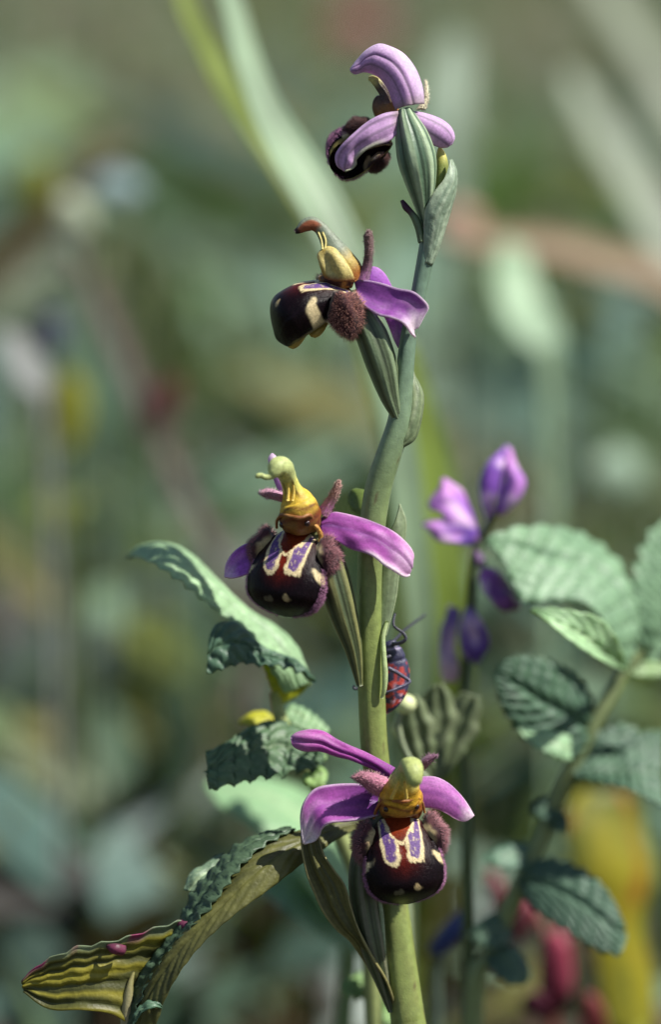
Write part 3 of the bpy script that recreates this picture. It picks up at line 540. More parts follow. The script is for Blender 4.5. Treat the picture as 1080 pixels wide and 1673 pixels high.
obj('sepal', patch(A, B, 50, 21, .8, lambda t, s: mix(veined(t, s * .8 + .2), lin(176, 180, 150), sst(.7, .98, s) * sst(.1, .4, t)), lambda t, s: .6 * (vn(t * 5 + 3, s * 3) - .5) + .5 * sst(.8, 1, s)), M_petal, f1, 0.28)
A = k1([(620, 515, 0), (700, 528, .5), (790, 560, 1), (850, 608, 1.4), (872, 665, 1.6), (856, 708, 1.6)]); B = k1([(640, 600, 0), (690, 672, .6), (735, 704, 1), (775, 720, 1.4), (805, 726, 1.6), (835, 722, 1.6)])
obj('sepal', patch(A, B, 40, 17, 1.2, lambda t, s: veined(t, s * .7 + .15)), M_petal, f1, 0.28)
A = k1([(650, 500), (690, 440), (695, 380), (700, 335)], 1.5, 2.5); B = k1([(705, 500), (722, 450), (718, 380), (712, 338)], 1.5, 2.5)
g = pod(A, B, 20, 8, .4, lin(214, 206, 172)); petal_fuzz(g, 240, .0004, lin(224, 216, 190)); obj('petal', g, M_fuzz, f1)
def colcol1(t, th): return mix(mix(lin(150, 104, 50), lin(86, 70, 62), sst(.2, .5, t)), lin(196, 190, 120), sst(.7, .9, t))
g = tube([(642, 205, 2, 14), (634, 188, 2.4, 18), (626, 172, 2.6, 17), (630, 156, 2.4, 10), (620, 140, 2.4, 8), (610, 131, 2.4, 6), (602, 129, 2.4, 3)], 50, 20, colcol1, bumpf=lambda t, th: .2 * np.cos(7 * th))
obj('column', g, M_col, f1)
A = k1([(690, 1400, 0), (694, 1250, -.4), (700, 1110, -1), (740, 1010, -1.4), (800, 930, -1.2), (830, 870, -.6), (845, 800, .4)]); B = k1([(740, 1420, .4), (790, 1300, .6), (835, 1150, .6), (872, 1020, .8), (886, 930, 1), (878, 860, 1.2), (850, 798, 1.2)])
obj('bract', patch(A, B, 50, 19, 1.2, bractcol(lin(140, 160, 136), lin(176, 192, 166), lin(206, 214, 190)), disp=lambda t, s: .2 * (vn(t * 22, s * 12) - .5)), M_bract, orchid, 0.25)
obj('bud', tube([(712, 330, 2.5, 6), (719, 300, 2.5, 10), (722, 275, 2.6, 11), (721, 258, 2.6, 9), (719, 246, 2.6, 5), (718, 241, 2.6, 1.5)], 30, 18, lambda t, th: mix(lin(126, 136, 70), lin(196, 186, 96), sst(.6, .95, t))), M_stem, orchid)
A = k1([(665, 1290), (645, 1200), (612, 1125), (575, 1085), (562, 1040)], 0, 1); B = k1([(690, 1280), (685, 1210), (660, 1140), (615, 1085), (572, 1034)], 0, .6)
obj('bract', patch(A, B, 30, 9, .5, lambda t, s: mix(lin(110, 128, 96), lin(84, 50, 70), sst(.55, .75, t))), M_bract, orchid, 0.3)

# ------------------------------------------------------------------ the bug on the stem
k5 = crop(560, 990, 5.4)
bug = thing('seed_bug', 'small black bug with red spots clinging to the orchid stem', 'bug', P(np.array(636.), np.array(1160.), np.array(8.)))
NAVY = lin(36, 36, 56); RED = lin(176, 62, 48)
def bugcol(t, th):
    c = mix(NAVY, lin(70, 68, 100), .6 * vn(t * 12, th * 3)); c = np.array(c)
    sp = .9 * sst(.60, .68, vn(t * 19 + 3, th * 3.4 + 11)) * sst(.24, .34, t); c = mix(c, RED, sp)
    c = mix(c, lin(206, 160, 176), sst(.55, .7, vn(t * 14 + 30, th * 3 + 4)) * sst(.55, .62, t) * sst(.88, .8, t) * sst(-.2, .2, np.sin(th) * -1))
    c = mix(c, lin(150, 136, 170), np.exp(-((t - .115) / .012) ** 2)); return c
body = [(641, 1045, 9, 4), (641, 1048, 9, 8), (640, 1053, 9, 13), (640, 1060, 9, 17), (643, 1074, 9.2, 21), (646, 1092, 9.4, 24), (646, 1110, 9.4, 25), (643, 1128, 9.2, 23), (638, 1145, 9, 17), (633, 1157, 8.8, 10), (630, 1165, 8.6, 3)]
obj('body', tube(body, 70, 36, bugcol, flat=.62, bumpf=lambda t, th: .05 * np.cos(2 * th) - .10 * np.exp(-((t - .27) / .02) ** 2) - .06 * np.exp(-((t - .11) / .015) ** 2)), M_bug, bug)
BL = lin(52, 50, 62)
def limb(name, pts, r0, r1, colr=BL):
    qq = k5(pts); obj(name, tube([(p[0], p[1], p[2], r0 + (r1 - r0) * i / (len(qq) - 1)) for i, p in enumerate(qq)], 36, 8, colr), M_bug, bug)
limb('leg', [(400, 545, 7), (470, 580, 7), (540, 625, 6.6), (592, 662, 6.4), (560, 690, 6.2), (500, 715, 5.6), (430, 745, 5), (350, 770, 5.2), (320, 790, 5.6)], 3.4, 1.8, lin(74, 70, 92))
limb('leg', [(420, 440, 7.4), (340, 470, 6), (300, 520, 6.4)], 3, 2)
limb('leg', [(460, 420, 10.5), (440, 380, 13), (380, 400, 12.5), (320, 430, 9.5)], 3, 2)
limb('leg', [(420, 640, 9.5), (330, 690, 12.5), (200, 715, 11.5), (110, 728, 9), (95, 715, 9), (105, 700, 9)], 3, 2)
limb('leg', [(470, 560, 11), (500, 600, 14), (420, 640, 13), (320, 640, 9.5)], 3, 2)
limb('antenna', [(440, 335, 8), (490, 328, 7.4), (545, 305, 7), (556, 275, 7), (530, 235, 7), (480, 200, 7), (450, 170, 7.2), (450, 120, 8), (462, 66, 9)], 3.4, 1.8)
limb('antenna', [(430, 320, 10), (480, 280, 12), (530, 225, 15), (620, 155, 19), (725, 78, 24)], 2.6, 2)

# ------------------------------------------------------------------ leafy plants around it
def leafcol(c1, c2, vein, k=9, slope=.35, mid=True):
    def f(t, s):
        u = np.abs(s - .5) * 2; ph = (t - slope * u) * k; v = np.abs((ph % 1) - .5) * 2
        c = mix(c1, c2, vn(t * 7 + 2, s * 7)); c = mix(c, vein, .55 * sst(.80, .97, v))
        if mid: c = mix(c, vein, .8 * np.exp(-((s - .5) / .03) ** 2))
        return c
    return f
def leafdisp(amp, k=9, slope=.35, wob=.6):
    def f(t, s):
        u = np.abs(s - .5) * 2; ph = (t - slope * u) * k; v = np.abs((ph % 1) - .5) * 2
        return amp * (1 - v ** 2) * sst(0, .15, u) - amp * .8 * np.exp(-((s - .5) / .04) ** 2) + wob * (vn(t * 4 + 1, s * 3 + 5) - .5)
    return f
LG1 = lin(132, 166, 124); LG2 = lin(150, 184, 140); LGV = lin(176, 196, 156); DK1 = lin(74, 104, 84); DK2 = lin(92, 124, 98); DKV = lin(118, 142, 116)  # pale greens paint sunlit leaf faces, dark greens paint shaded ones
def leaf(parent, A, B, cols=(LG1, LG2, LGV), k=9, teeth=None, bulge=2, amp=.45, n=90, m=27, name='leaf', thick=0.2, mat=None, slope=.35, wob=.6, label=None, mid=True, pleat=0):
    ld = leafdisp(amp, k, slope, wob); lc_ = leafcol(*cols, k=k, slope=slope, mid=mid)
    ld2 = (lambda t, s: ld(t, s) + .28 * np.cos(s * 6.283 * pleat) * sst(0, .4, t)) if pleat else ld
    lc2 = (lambda t, s: mix(lc_(t, s), cols[0] * .8, .3 * sst(.2, .9, np.cos(s * 6.283 * pleat + 1.2)))) if pleat else lc_
    o = obj(name, patch(A, B, n, m, bulge, lc2, ld2, teeth), mat or M_leaf, parent, thick)
    if label: o['label'] = label
    return o

# left-hand plant behind the orchid
k6 = crop(190, 860, 2.92)
b6 = ground_below(612, 1900, 40)
pl = thing('serrated_herb', 'pale green herb with toothed arching leaves rising behind the two lower flowers', 'herb', b6)
sp_ = [b6, b6 + [0.002, 0, .03], P(np.array(606.), np.array(1560.), np.array(34.)), P(np.array(588.), np.array(1440.), np.array(31.)), P(np.array(520.), np.array(1290.), np.array(28.)), P(np.array(464.), np.array(1190.), np.array(25.)), P(np.array(448.), np.array(1130.), np.array(24.))]
obj('stem', wtube(sp_, [1.6, 1.6, 1.5, 1.4, 1.3, 1.2, .8], 60, 12, lin(150, 160, 104)), M_stem, pl)
A = k6([(935, 740, 22), (905, 680, 23), (850, 570, 25), (760, 485, 26), (650, 420, 26), (550, 330, 25), (450, 230, 26), (350, 140, 29), (250, 95, 31), (130, 104, 31), (58, 150, 29)])
B = k6([(800, 790, 22), (740, 690, 18), (690, 610, 17), (600, 500, 17), (520, 440, 18), (430, 370, 17), (340, 300, 16), (260, 240, 16), (180, 185, 18), (110, 158, 23), (58, 152, 29)])
leaf(pl, A, B, (lin(150, 182, 140), lin(164, 196, 152), lin(140, 172, 132)), 12, (14, 5, False, True), 1.6, .35, label='long arching pale leaf lit from above')
A = k6([(935, 738, 19), (850, 652, 18), (760, 612, 17), (680, 565, 17), (620, 502, 17), (550, 458, 16), (480, 468, 15), (440, 525, 14)]); B = k6([(935, 742, 19), (890, 705, 16), (830, 680, 15), (760, 668, 14), (680, 662, 14), (600, 650, 14), (520, 672, 13), (425, 705, 13)])
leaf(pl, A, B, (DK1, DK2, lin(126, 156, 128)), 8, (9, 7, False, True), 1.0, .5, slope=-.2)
A = k6([(935, 735, 24), (900, 700, 24), (840, 690, 24), (760, 660, 24), (680, 640, 23)]); B = k6([(930, 750, 24), (880, 795, 25), (820, 830, 25), (770, 850, 25), (740, 800, 24)])
leaf(pl, A, B, (lin(176, 184, 40), lin(190, 190, 52), lin(200, 204, 90)), 6, None, .8, .3, 40, 15, label='yellow backlit leaf underside')  # yellow glow of light through the leaf, painted as its colour
A = k6([(985, 1110, 20), (950, 1040, 21), (880, 985, 22), (770, 930, 22), (650, 955, 20), (560, 1010, 18), (480, 1060, 16), (418, 1086, 15), (432, 1140, 13)]); B = k6([(980, 1130, 19), (920, 1165, 17), (860, 1165, 16), (790, 1190, 15), (700, 1195, 14), (610, 1215, 13), (520, 1235, 12), (440, 1256, 12), (424, 1200, 12)])
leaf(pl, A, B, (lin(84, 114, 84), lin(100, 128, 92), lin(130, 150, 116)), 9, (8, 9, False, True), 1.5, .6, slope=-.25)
A = k6([(770, 960, 30), (720, 890, 30), (650, 890, 30), (590, 935, 30)]); B = k6([(760, 985, 29), (700, 960, 28), (640, 955, 28), (590, 945, 29)])
leaf(pl, A, B, (lin(186, 186, 50), lin(196, 196, 60), lin(190, 190, 80)), 5, None, .5, .2, 30, 11)  # small leaf with its backlit yellow painted in
A = k6([(820, 860, 30), (880, 880, 30), (950, 920, 29), (1010, 985, 28)]); B = k6([(800, 920, 27), (850, 960, 26), (920, 985, 26), (1000, 995, 27)])
leaf(pl, A, B, (LG1, LG2, LGV), 6, (6, 4, True, False), .8, .4, 40, 15)
A = k6([(1000, 1170, 24), (960, 1150, 24), (905, 1180, 24), (890, 1220, 24)]); B = k6([(1005, 1200, 23), (985, 1240, 22), (930, 1250, 22), (895, 1235, 23)])
leaf(pl, A, B, (lin(140, 176, 104), lin(156, 190, 116), LGV), 4, None, .8, .3, 30, 13)
A = k6([(800, 1000, 26), (860, 1010, 25), (940, 1040, 24), (1000, 1100, 23)]); B = k6([(790, 1060, 22), (850, 1090, 21), (920, 1110, 21), (1000, 1120, 22)])
leaf(pl, A, B, (lin(128, 160, 104), lin(140, 172, 112), LGV), 5, (5, 5, False, True), .8, .3, 36, 13)
# large soft pale leaves behind it
b7 = ground_below(520, 1900, 95)
p7 = thing('broad_leaf_plant', 'plant with wide smooth pale green leaves, out of focus behind the bottom flower', 'plant', b7)
def Pn(px, py, d): return P(np.array(float(px)), np.array(float(py)), np.array(float(d)))
obj('stem', wtube([b7, b7 + [0, 0, .03], Pn(570, 1560, 80), Pn(540, 1420, 76)], [2, 2, 1.6, 1.2], 30, 10, lin(110, 130, 90)), M_stem, p7)
leaf(p7, [(580, 1520, 72), (540, 1500, 70), (480, 1420, 68), (420, 1360, 70), (360, 1320, 74), (335, 1285, 78)], [(600, 1470, 84), (570, 1400, 86), (540, 1330, 88), (490, 1290, 88), (420, 1270, 86), (340, 1275, 80)], (lin(134, 172, 128), lin(146, 184, 138), LGV), 6, None, 2, .3)
leaf(p7, [(590, 1560, 80), (540, 1540, 74), (480, 1500, 72), (440, 1470, 76), (400, 1440, 80)], [(610, 1500, 84), (580, 1470, 84), (540, 1440, 84), (490, 1420, 84), (410, 1425, 82)], (lin(124, 156, 128), lin(136, 170, 138), LGV), 6, None, 2, .3)
# crinkled leaf at the foot, crossing in front
kb = crop(0, 1300, 1.636)
b8 = ground_below(225, 1950, 6)
p8 = thing('bronze_leaf_plant', 'olive bronze plant with long folded leaves, crinkled margins and pink tips', 'plant', b8)
obj('stem', wtube([b8, b8 + [0, 0, .02], Pn(232, 1740, 6), Pn(226, 1680, 6)], [1.8, 1.8, 1.6, 1.4], 24, 12, lin(150, 140, 110)), M_stem, p8)
OL1 = lin(84, 86, 50); OL2 = lin(112, 112, 58); OLV = lin(116, 118, 72)  # olive darkened so the blade looks shaded: shade put into its colour
A = kb([(345, 640, 5), (362, 560, 4), (400, 485, 3), (462, 402, 2), (530, 322, 2), (590, 252, 3), (640, 185, 4), (700, 132, 6), (780, 100, 9), (860, 86, 12), (965, 66, 15)])
B = kb([(405, 660, 2), (425, 600, 1), (452, 530, 0), (500, 452, -1), (560, 382, -1), (640, 312, 0), (720, 252, 2), (800, 190, 5), (880, 135, 9), (930, 105, 12), (975, 84, 15)])
leaf(p8, A, B, (OL1, OL2, OLV), 16, None, 1.4, .25, 110, 25, slope=.6, wob=.9, mid=False, label='long folded olive leaf blade seen from below')
A = kb([(338, 650, 7), (345, 580, 6.5), (375, 505, 6), (430, 425, 5), (485, 345, 5), (520, 270, 6), (575, 200, 7), (640, 140, 8), (700, 112, 9), (775, 92, 11)])
B = kb([(350, 645, 3), (372, 565, 2), (410, 490, 1.2), (470, 408, .6), (540, 328, .6), (600, 256, 1.4), (650, 190, 2.6), (705, 140, 4.6), (780, 104, 8), (790, 100, 9)])
leaf(p8, A, B, (lin(62, 82, 62), lin(88, 112, 84), lin(120, 146, 114)), 22, (17, 7, True, True), .8, .5, 150, 13, slope=.1, wob=1.0, mid=False, label='crinkled dark green leaf margin')
A = kb([(345, 600, 4), (350, 520, 2), (360, 450, 2), (420, 380, 3), (480, 345, 5), (525, 352, 7)]); B = kb([(340, 640, 4), (335, 580, 3), (320, 500, 1), (330, 430, 2), (400, 372, 4), (470, 350, 6)])
A = kb([(520, 345, 4), (480, 340, 3), (400, 362, 2), (300, 390, 1), (200, 412, 1), (120, 445, 2), (58, 492, 3)]); B = kb([(360, 640, 6), (350, 620, 5), (330, 598, 3), (290, 578, 2), (215, 570, 1), (130, 568, 2), (62, 522, 3)])
def stripe(t, s):
    v = vn(t * 1.5 + 3, s * 13 + 2); c = mix(lin(84, 86, 44), lin(150, 142, 50), sst(.35, .75, v)); c = mix(c, lin(130, 148, 120), sst(.14, .03, s) * .8)
    return mix(c, lin(140, 52, 92), sst(.16, .02, s) * sst(.55, .7, vn(t * 9 + 20, s * 0 + 3)))
o = obj('leaf', patch(A, B, 60, 31, -1.6, stripe, lambda t, s: .7 * (vn(t * 1.5 + 3, s * 13 + 2) - .5) + .16 * np.cos(s * 44 + 2 * t) + .45 * (vn(t * 8, s * 5) - .5), (7, 7, True, False)), M_leaf, p8, .2)
obj('midrib', tube([(206, 1680, 4, 9), (206, 1655, 3.4, 9), (209, 1628, 3, 8), (213, 1605, 3, 5), (219, 1585, 3.4, 2)], 30, 12, lambda t, th: mix(lin(168, 160, 128), lin(120, 116, 66), t)), M_stem, p8)
for A, B in (([(505, 375, 3), (480, 350, 3), (470, 335, 4)], [(525, 355, 3), (505, 335, 3), (475, 332, 4)]), ([(325, 425, 1), (300, 418, 0), (285, 402, 1)], [(335, 400, 1), (312, 395, 0), (288, 398, 1)])):
    obj('leaf_tip', patch(kb(A), kb(B), 14, 9, .5, lambda t, s: mix(lin(128, 56, 88), lin(96, 62, 70), vn(t * 5, s * 4))), M_leaf, p8, .3)
A = kb([(350, 600, 0), (375, 568, 0), (400, 552, 0), (432, 560, 0)]); B = kb([(360, 610, 0), (385, 580, -1), (410, 570, -1), (430, 566, 0)])
leaf(p8, A, B, (DK1, DK2, DKV), 5, (4, 3, True, False), .4, .3, 24, 9)
A = kb([(490, 250, 8), (510, 205, 9), (545, 185, 10), (580, 160, 11), (600, 155, 11)]); B = kb([(520, 260, 8), (560, 235, 8), (590, 215, 9), (603, 185, 10), (603, 158, 11)])
leaf(p8, A, B, (lin(110, 136, 112), lin(126, 150, 120), LGV), 5, None, .6, .3, 30, 11)
# right-hand plant
k7 = crop(660, 700, 2.571); k8 = crop(640, 1180, 2.4545)
b9 = ground_below(740, 1950, 62)
p9 = thing('toothed_leaf_plant', 'grey green plant with large veined toothed leaves behind the violet wildflower', 'herb', b9)
obj('stem', wtube([b9, b9 + [0.002, 0, .03], Pn(775, 1640, 58), Pn(800, 1560, 57), Pn(845, 1455, 55), Pn(885, 1370, 54), Pn(925, 1270, 52), Pn(965, 1190, 50), Pn(1000, 1130, 50), Pn(1022, 1092, 50), Pn(1060, 1060, 50)], [1.7, 1.7, 1.7, 1.6, 1.6, 1.5, 1.5, 1.4, 1.3, 1.1, .7], 80, 12, lin(128, 140, 96)), M_stem, p9)
S7 = (lin(124, 158, 124), lin(140, 174, 138), lin(108, 140, 112))
A = k7([(925, 1005, 50), (945, 860, 54), (930, 700, 58), (895, 600, 60), (830, 528, 60), (740, 468, 58), (640, 432, 54), (540, 424, 50), (430, 442, 46), (340, 482, 43)]); B = k7([(905, 1000, 47), (850, 860, 43), (745, 750, 41), (640, 738, 40), (560, 740, 39), (485, 738, 39), (440, 660, 40), (415, 590, 40), (380, 530, 41), (340, 486, 43)])
leaf(p9, A, B, S7, 10, (11, 9, True, False), 3, .9, slope=.5, label='largest veined leaf')
A = k7([(930, 1012, 48), (885, 880, 34), (820, 800, 29), (740, 775, 27), (640, 762, 27), (540, 765, 28)]); B = k7([(922, 1016, 47), (830, 978, 30), (740, 928, 25), (640, 855, 24), (590, 810, 25), (540, 770, 28)])
leaf(p9, A, B, (lin(156, 190, 146), lin(170, 204, 158), LGV), 7, None, -1.2, .5, 50, 17)  # lit lower part of the large leaf, sunlight painted as paler green
A = k7([(775, 1160, 52), (745, 1085, 50), (680, 1020, 48), (600, 985, 45), (520, 962, 43), (440, 962, 41), (385, 1000, 40)]); B = k7([(700, 1330, 50), (690, 1385, 48), (580, 1340, 45), (500, 1285, 43), (440, 1220, 41), (395, 1150, 40), (370, 1060, 39)])
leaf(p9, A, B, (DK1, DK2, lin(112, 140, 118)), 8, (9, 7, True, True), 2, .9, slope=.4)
A = k7([(475, 1265, 40), (540, 1280, 40), (610, 1270, 41), (690, 1290, 43)]); B = k7([(490, 1290, 39), (560, 1340, 39), (640, 1380, 40), (695, 1395, 42)])
leaf(p9, A, B, (lin(150, 184, 146), lin(160, 196, 154), LGV), 5, (5, 5, False, True), .6, .3, 36, 11)
A = k7([(985, 960, 56), (960, 800, 54), (955, 650, 54), (990, 520, 56), (1040, 420, 58), (1110, 370, 60)]); B = k7([(1030, 1000, 58), (1080, 900, 62), (1130, 800, 64), (1160, 680, 64), (1170, 520, 64), (1130, 400, 61)])
leaf(p9, A, B, S7, 8, (8, 8, True, False), 3, .9)
A = k7([(935, 1010, 51), (990, 985, 52), (1060, 985, 54), (1150, 1010, 56)]); B = k7([(930, 1045, 50), (990, 1050, 50), (1060, 1050, 52), (1150, 1040, 55)])
leaf(p9, A, B, (lin(128, 156, 104), lin(140, 170, 116), LGV), 5, None, .8, .4, 36, 11)
A = k8([(735, 215, 50), (800, 128, 54), (880, 80, 56), (960, 50, 56), (1090, 38, 56)]); B = k8([(738, 225, 49), (830, 245, 44), (930, 268, 42), (1000, 300, 42), (1090, 352, 43)])
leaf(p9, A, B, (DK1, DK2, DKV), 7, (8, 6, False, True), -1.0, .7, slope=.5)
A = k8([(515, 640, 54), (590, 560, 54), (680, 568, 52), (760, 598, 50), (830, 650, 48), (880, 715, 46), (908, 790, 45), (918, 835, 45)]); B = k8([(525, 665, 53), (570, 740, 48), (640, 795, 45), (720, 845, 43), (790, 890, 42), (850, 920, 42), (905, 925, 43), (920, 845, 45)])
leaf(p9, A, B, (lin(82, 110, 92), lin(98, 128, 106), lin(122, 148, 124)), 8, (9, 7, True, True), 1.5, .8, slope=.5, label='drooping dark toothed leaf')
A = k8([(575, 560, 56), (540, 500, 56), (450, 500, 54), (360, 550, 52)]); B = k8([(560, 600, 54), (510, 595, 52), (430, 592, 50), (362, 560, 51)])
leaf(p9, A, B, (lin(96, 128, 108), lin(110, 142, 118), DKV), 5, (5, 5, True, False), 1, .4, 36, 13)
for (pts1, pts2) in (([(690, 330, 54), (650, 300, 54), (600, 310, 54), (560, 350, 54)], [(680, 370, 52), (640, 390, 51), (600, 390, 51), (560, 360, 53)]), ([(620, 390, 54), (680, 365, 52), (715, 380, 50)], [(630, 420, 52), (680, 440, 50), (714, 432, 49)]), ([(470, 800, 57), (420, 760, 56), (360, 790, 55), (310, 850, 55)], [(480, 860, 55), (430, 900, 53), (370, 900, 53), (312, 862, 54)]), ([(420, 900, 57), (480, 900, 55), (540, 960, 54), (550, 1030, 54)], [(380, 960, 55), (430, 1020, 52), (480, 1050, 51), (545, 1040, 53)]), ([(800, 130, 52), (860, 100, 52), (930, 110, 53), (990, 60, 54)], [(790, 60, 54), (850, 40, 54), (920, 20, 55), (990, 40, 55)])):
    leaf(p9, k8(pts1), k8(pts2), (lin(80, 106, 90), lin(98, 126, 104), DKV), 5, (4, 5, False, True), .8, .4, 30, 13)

# purple-flowered stalk
b10 = ground_below(770, 1950, 64)
pv = thing('purple_wildflower', 'wild flower stalk with several small violet and pink blossoms beside the orchid', 'wildflower', b10)
obj('stem', wtube([b10, b10 + [0, 0, .03], Pn(765, 1500, 58), Pn(760, 1300, 56), Pn(757, 1150, 54), Pn(768, 1000, 52), Pn(778, 900, 50), Pn(800, 855, 50), Pn(815, 830, 50)], [1.3, 1.3, 1.2, 1.1, 1, .9, .9, .7, .5], 70, 10, lin(84, 98, 66)), M_stem, pv)
VI = lin(150, 92, 196); PK = lin(214, 150, 220); VD = lin(100, 60, 160)
def vflower(core, pats):
    fl = obj('flower', tube([(x, y, d + 8, r) for x, y, d, r in core], 16, 12, lin(120, 92, 130)), M_stem, pv)
    for (A, B, c1, c2, bu) in pats:
        obj('petal', patch(k7([(x, y, d + 8) for x, y, d in A]), k7([(x, y, d + 8) for x, y, d in B]), 30, 13, bu * .7, (lambda c1, c2: lambda t, s: mix(mix(c1, c2, t + .9 * (vn(t * 6, s * 5) - .5)), lin(236, 206, 232), .7 * sst(.62, .9, vn(t * 4 + 8, s * 3 + bu * 7))))(c1, c2), lambda t, s: 1.6 * (vn(t * 4 + bu * 9, s * 3) - .5)), M_petal, fl, .25)
vflower([(785, 888, 42, 4), (776, 880, 41, 7), (768, 870, 40, 4)], [
    ([(310, 470, 42), (295, 370, 41), (250, 280, 40), (200, 230, 39), (170, 208, 39)], [(260, 480, 38), (200, 420, 36), (165, 350, 36), (110, 320, 37), (160, 230, 39)], VI, PK, 2.0),
    ([(300, 440, 40), (230, 410, 38), (150, 385, 37), (80, 395, 38)], [(290, 480, 37), (220, 480, 35), (140, 465, 35), (85, 410, 38)], VD, PK, 1.2)])
vflower([(796, 850, 42, 4), (800, 838, 42, 7), (806, 828, 42, 4)], [
    ([(345, 360, 43), (322, 290, 42), (318, 200, 42), (360, 140, 42), (430, 70, 43)], [(370, 360, 41), (385, 280, 39), (395, 200, 39), (415, 140, 40), (445, 75, 43)], VD, VI, 1.5),
    ([(390, 350, 42), (405, 280, 40), (415, 180, 40), (430, 110, 41), (440, 75, 43)], [(420, 360, 41), (470, 310, 39), (508, 230, 39), (480, 160, 40), (455, 85, 43)], VI, PK, 1.5)])
vflower([(776, 898, 42, 4), (784, 916, 40, 8), (792, 932, 39, 5)], [
    ([(330, 590, 41), (390, 590, 40), (430, 650, 39), (490, 720, 39), (480, 755, 39)], [(318, 610, 38), (335, 680, 36), (375, 730, 35), (430, 765, 36), (475, 760, 38)], lin(190, 120, 210), lin(112, 62, 140), 1.8)])
vflower([(766, 1010, 44, 4), (768, 1002, 43, 7), (770, 992, 42, 4)], [
    ([(265, 755, 43), (235, 820, 42), (232, 890, 42), (265, 950, 42), (305, 988, 43)], [(290, 755, 41), (330, 820, 39), (352, 880, 39), (345, 940, 40), (315, 988, 43)], lin(146, 110, 190), lin(104, 62, 160), 2.0)])
vflower([(745, 1000, 46, 4), (738, 1004, 45, 6), (734, 1016, 44, 4)], [
    ([(205, 750, 45), (170, 830, 44), (158, 920, 44), (150, 1000, 44), (160, 1058, 44)], [(225, 755, 43), (222, 840, 42), (205, 920, 42), (225, 1000, 42), (215, 1062, 43)], lin(140, 112, 180), lin(226, 196, 206), 1.2)])
# pleated fan leaf right behind the lowest flower
b11 = ground_below(690, 1950, 36)
p11 = thing('fan_leaf_plant', 'low plant with fanned grey green leaves and pale bud behind the lowest flower', 'plant', b11)
obj('stem', wtube([b11, b11 + [0, 0, .03], Pn(668, 1560, 33), Pn(660, 1420, 34), Pn(690, 1330, 35), Pn(704, 1275, 36)], [1.2, 1.2, 1.1, 1, 1, .8], 40, 10, lin(120, 132, 100)), M_stem, p11)
FN = (lin(104, 118, 82), lin(128, 140, 106), lin(142, 150, 120))
for A, B in (([(700, 1280, 34), (664, 1230, 32), (644, 1180, 31), (664, 1138, 30)], [(708, 1280, 35), (708, 1230, 33), (706, 1180, 32), (680, 1134, 30)]),
             ([(703, 1280, 36), (684, 1220, 36), (680, 1160, 36), (704, 1120, 35)], [(709, 1280, 36), (732, 1225, 37), (744, 1165, 37), (724, 1116, 35)]),
             ([(706, 1280, 37), (710, 1225, 38), (716, 1175, 39), (758, 1130, 38)], [(712, 1282, 37), (748, 1240, 37), (778, 1190, 37), (784, 1138, 36)])):
    leaf(p11, A, B, FN, 1, (4, 5, True, True), 1.0, 0, 44, 31, slope=.8, pleat=2.5, mid=False)
g = Geo(); blob(g, Pn(662, 1150, 24), [RT * .0018, UP * .0016, FWD * .0016], lin(206, 214, 160)); obj('bud', g, M_stem, p11)
obj('bud_stalk', tube([(662, 1155, 24, 6), (650, 1180, 24.5, 6), (664, 1230, 25.5, 5), (700, 1275, 26, 5)], 20, 10, lin(140, 150, 120)), M_stem, p11)

# ------------------------------------------------------------------ single blades, stalks and blooms out of focus
def strap(name, label, cat, pts, cols, mat=M_grass, group=None, bulge=1.0, root=None, thick=.25, n=80, turn=38):
    """one long blade: (px, py, depth mm, half width px), last point near the ground"""
    p = np.array(pts, float); c = PP(p[:, :3]); gb = np.array([c[-1][0], c[-1][1] + .002, -0.003]) if root is None else root
    q = resample(p, n); W = q[:, 3] * PXM * (D + q[:, 2] / 1000) / D; c = PP(q[:, :3])
    tail = c[-1] + (gb - c[-1]) * np.linspace(0, 1, 14)[1:, None]; c = np.vstack([c, tail]); W = np.r_[W, np.linspace(W[-1], W[-1] * .6, 13)]
    T = np.gradient(c, axis=0); S = np.cross(T, CAM - c); S /= np.linalg.norm(S, axis=1)[:, None]; N = np.cross(S, T); N /= np.linalg.norm(N, axis=1)[:, None]
    tn = math.radians(turn); S1 = S * math.cos(tn) + N * math.sin(tn); S2 = S * math.cos(tn) - N * math.sin(tn)
    n1 = abs(np.cross(T[20], S1[20]) @ SV) / np.linalg.norm(T[20]); n2 = abs(np.cross(T[20], S2[20]) @ SV) / np.linalg.norm(T[20]); S = (S1 if n1 > n2 else S2) / math.cos(tn)
    ss = np.linspace(-1, 1, 9); V = c[:, None] + S[:, None] * (W[:, None] * ss)[..., None] - N[:, None] * (W[:, None] * .35 * (1 - ss ** 2))[..., None] * bulge
    t = np.linspace(0, 1, len(c))[:, None] * np.ones((1, 9)); s = np.ones((len(c), 1)) * (ss + 1) / 2
    C = mix(cols[0], cols[1], vn(t * 9 + 3, s * 9)); th_ = thing(name, label, cat, gb, group)
    obj('blade', Geo().add(V.reshape(-1, 3), grid_faces(len(c), 9), C.reshape(-1, 3)), mat, th_, thick); return th_
strap('grass_blade', 'broad pale grass blade arching diagonally behind the upper flowers', 'grass blade', [(345, -80, 118, 12), (378, 0, 112, 17), (400, 80, 106, 20), (430, 165, 100, 25), (475, 250, 95, 33), (525, 335, 92, 36), (570, 430, 90, 34), (610, 540, 90, 30), (645, 680, 92, 28), (670, 850, 95, 26), (690, 1060, 104, 24), (676, 1260, 120, 22), (650, 1420, 140, 20)], (lin(128, 152, 120), lin(146, 168, 138)))
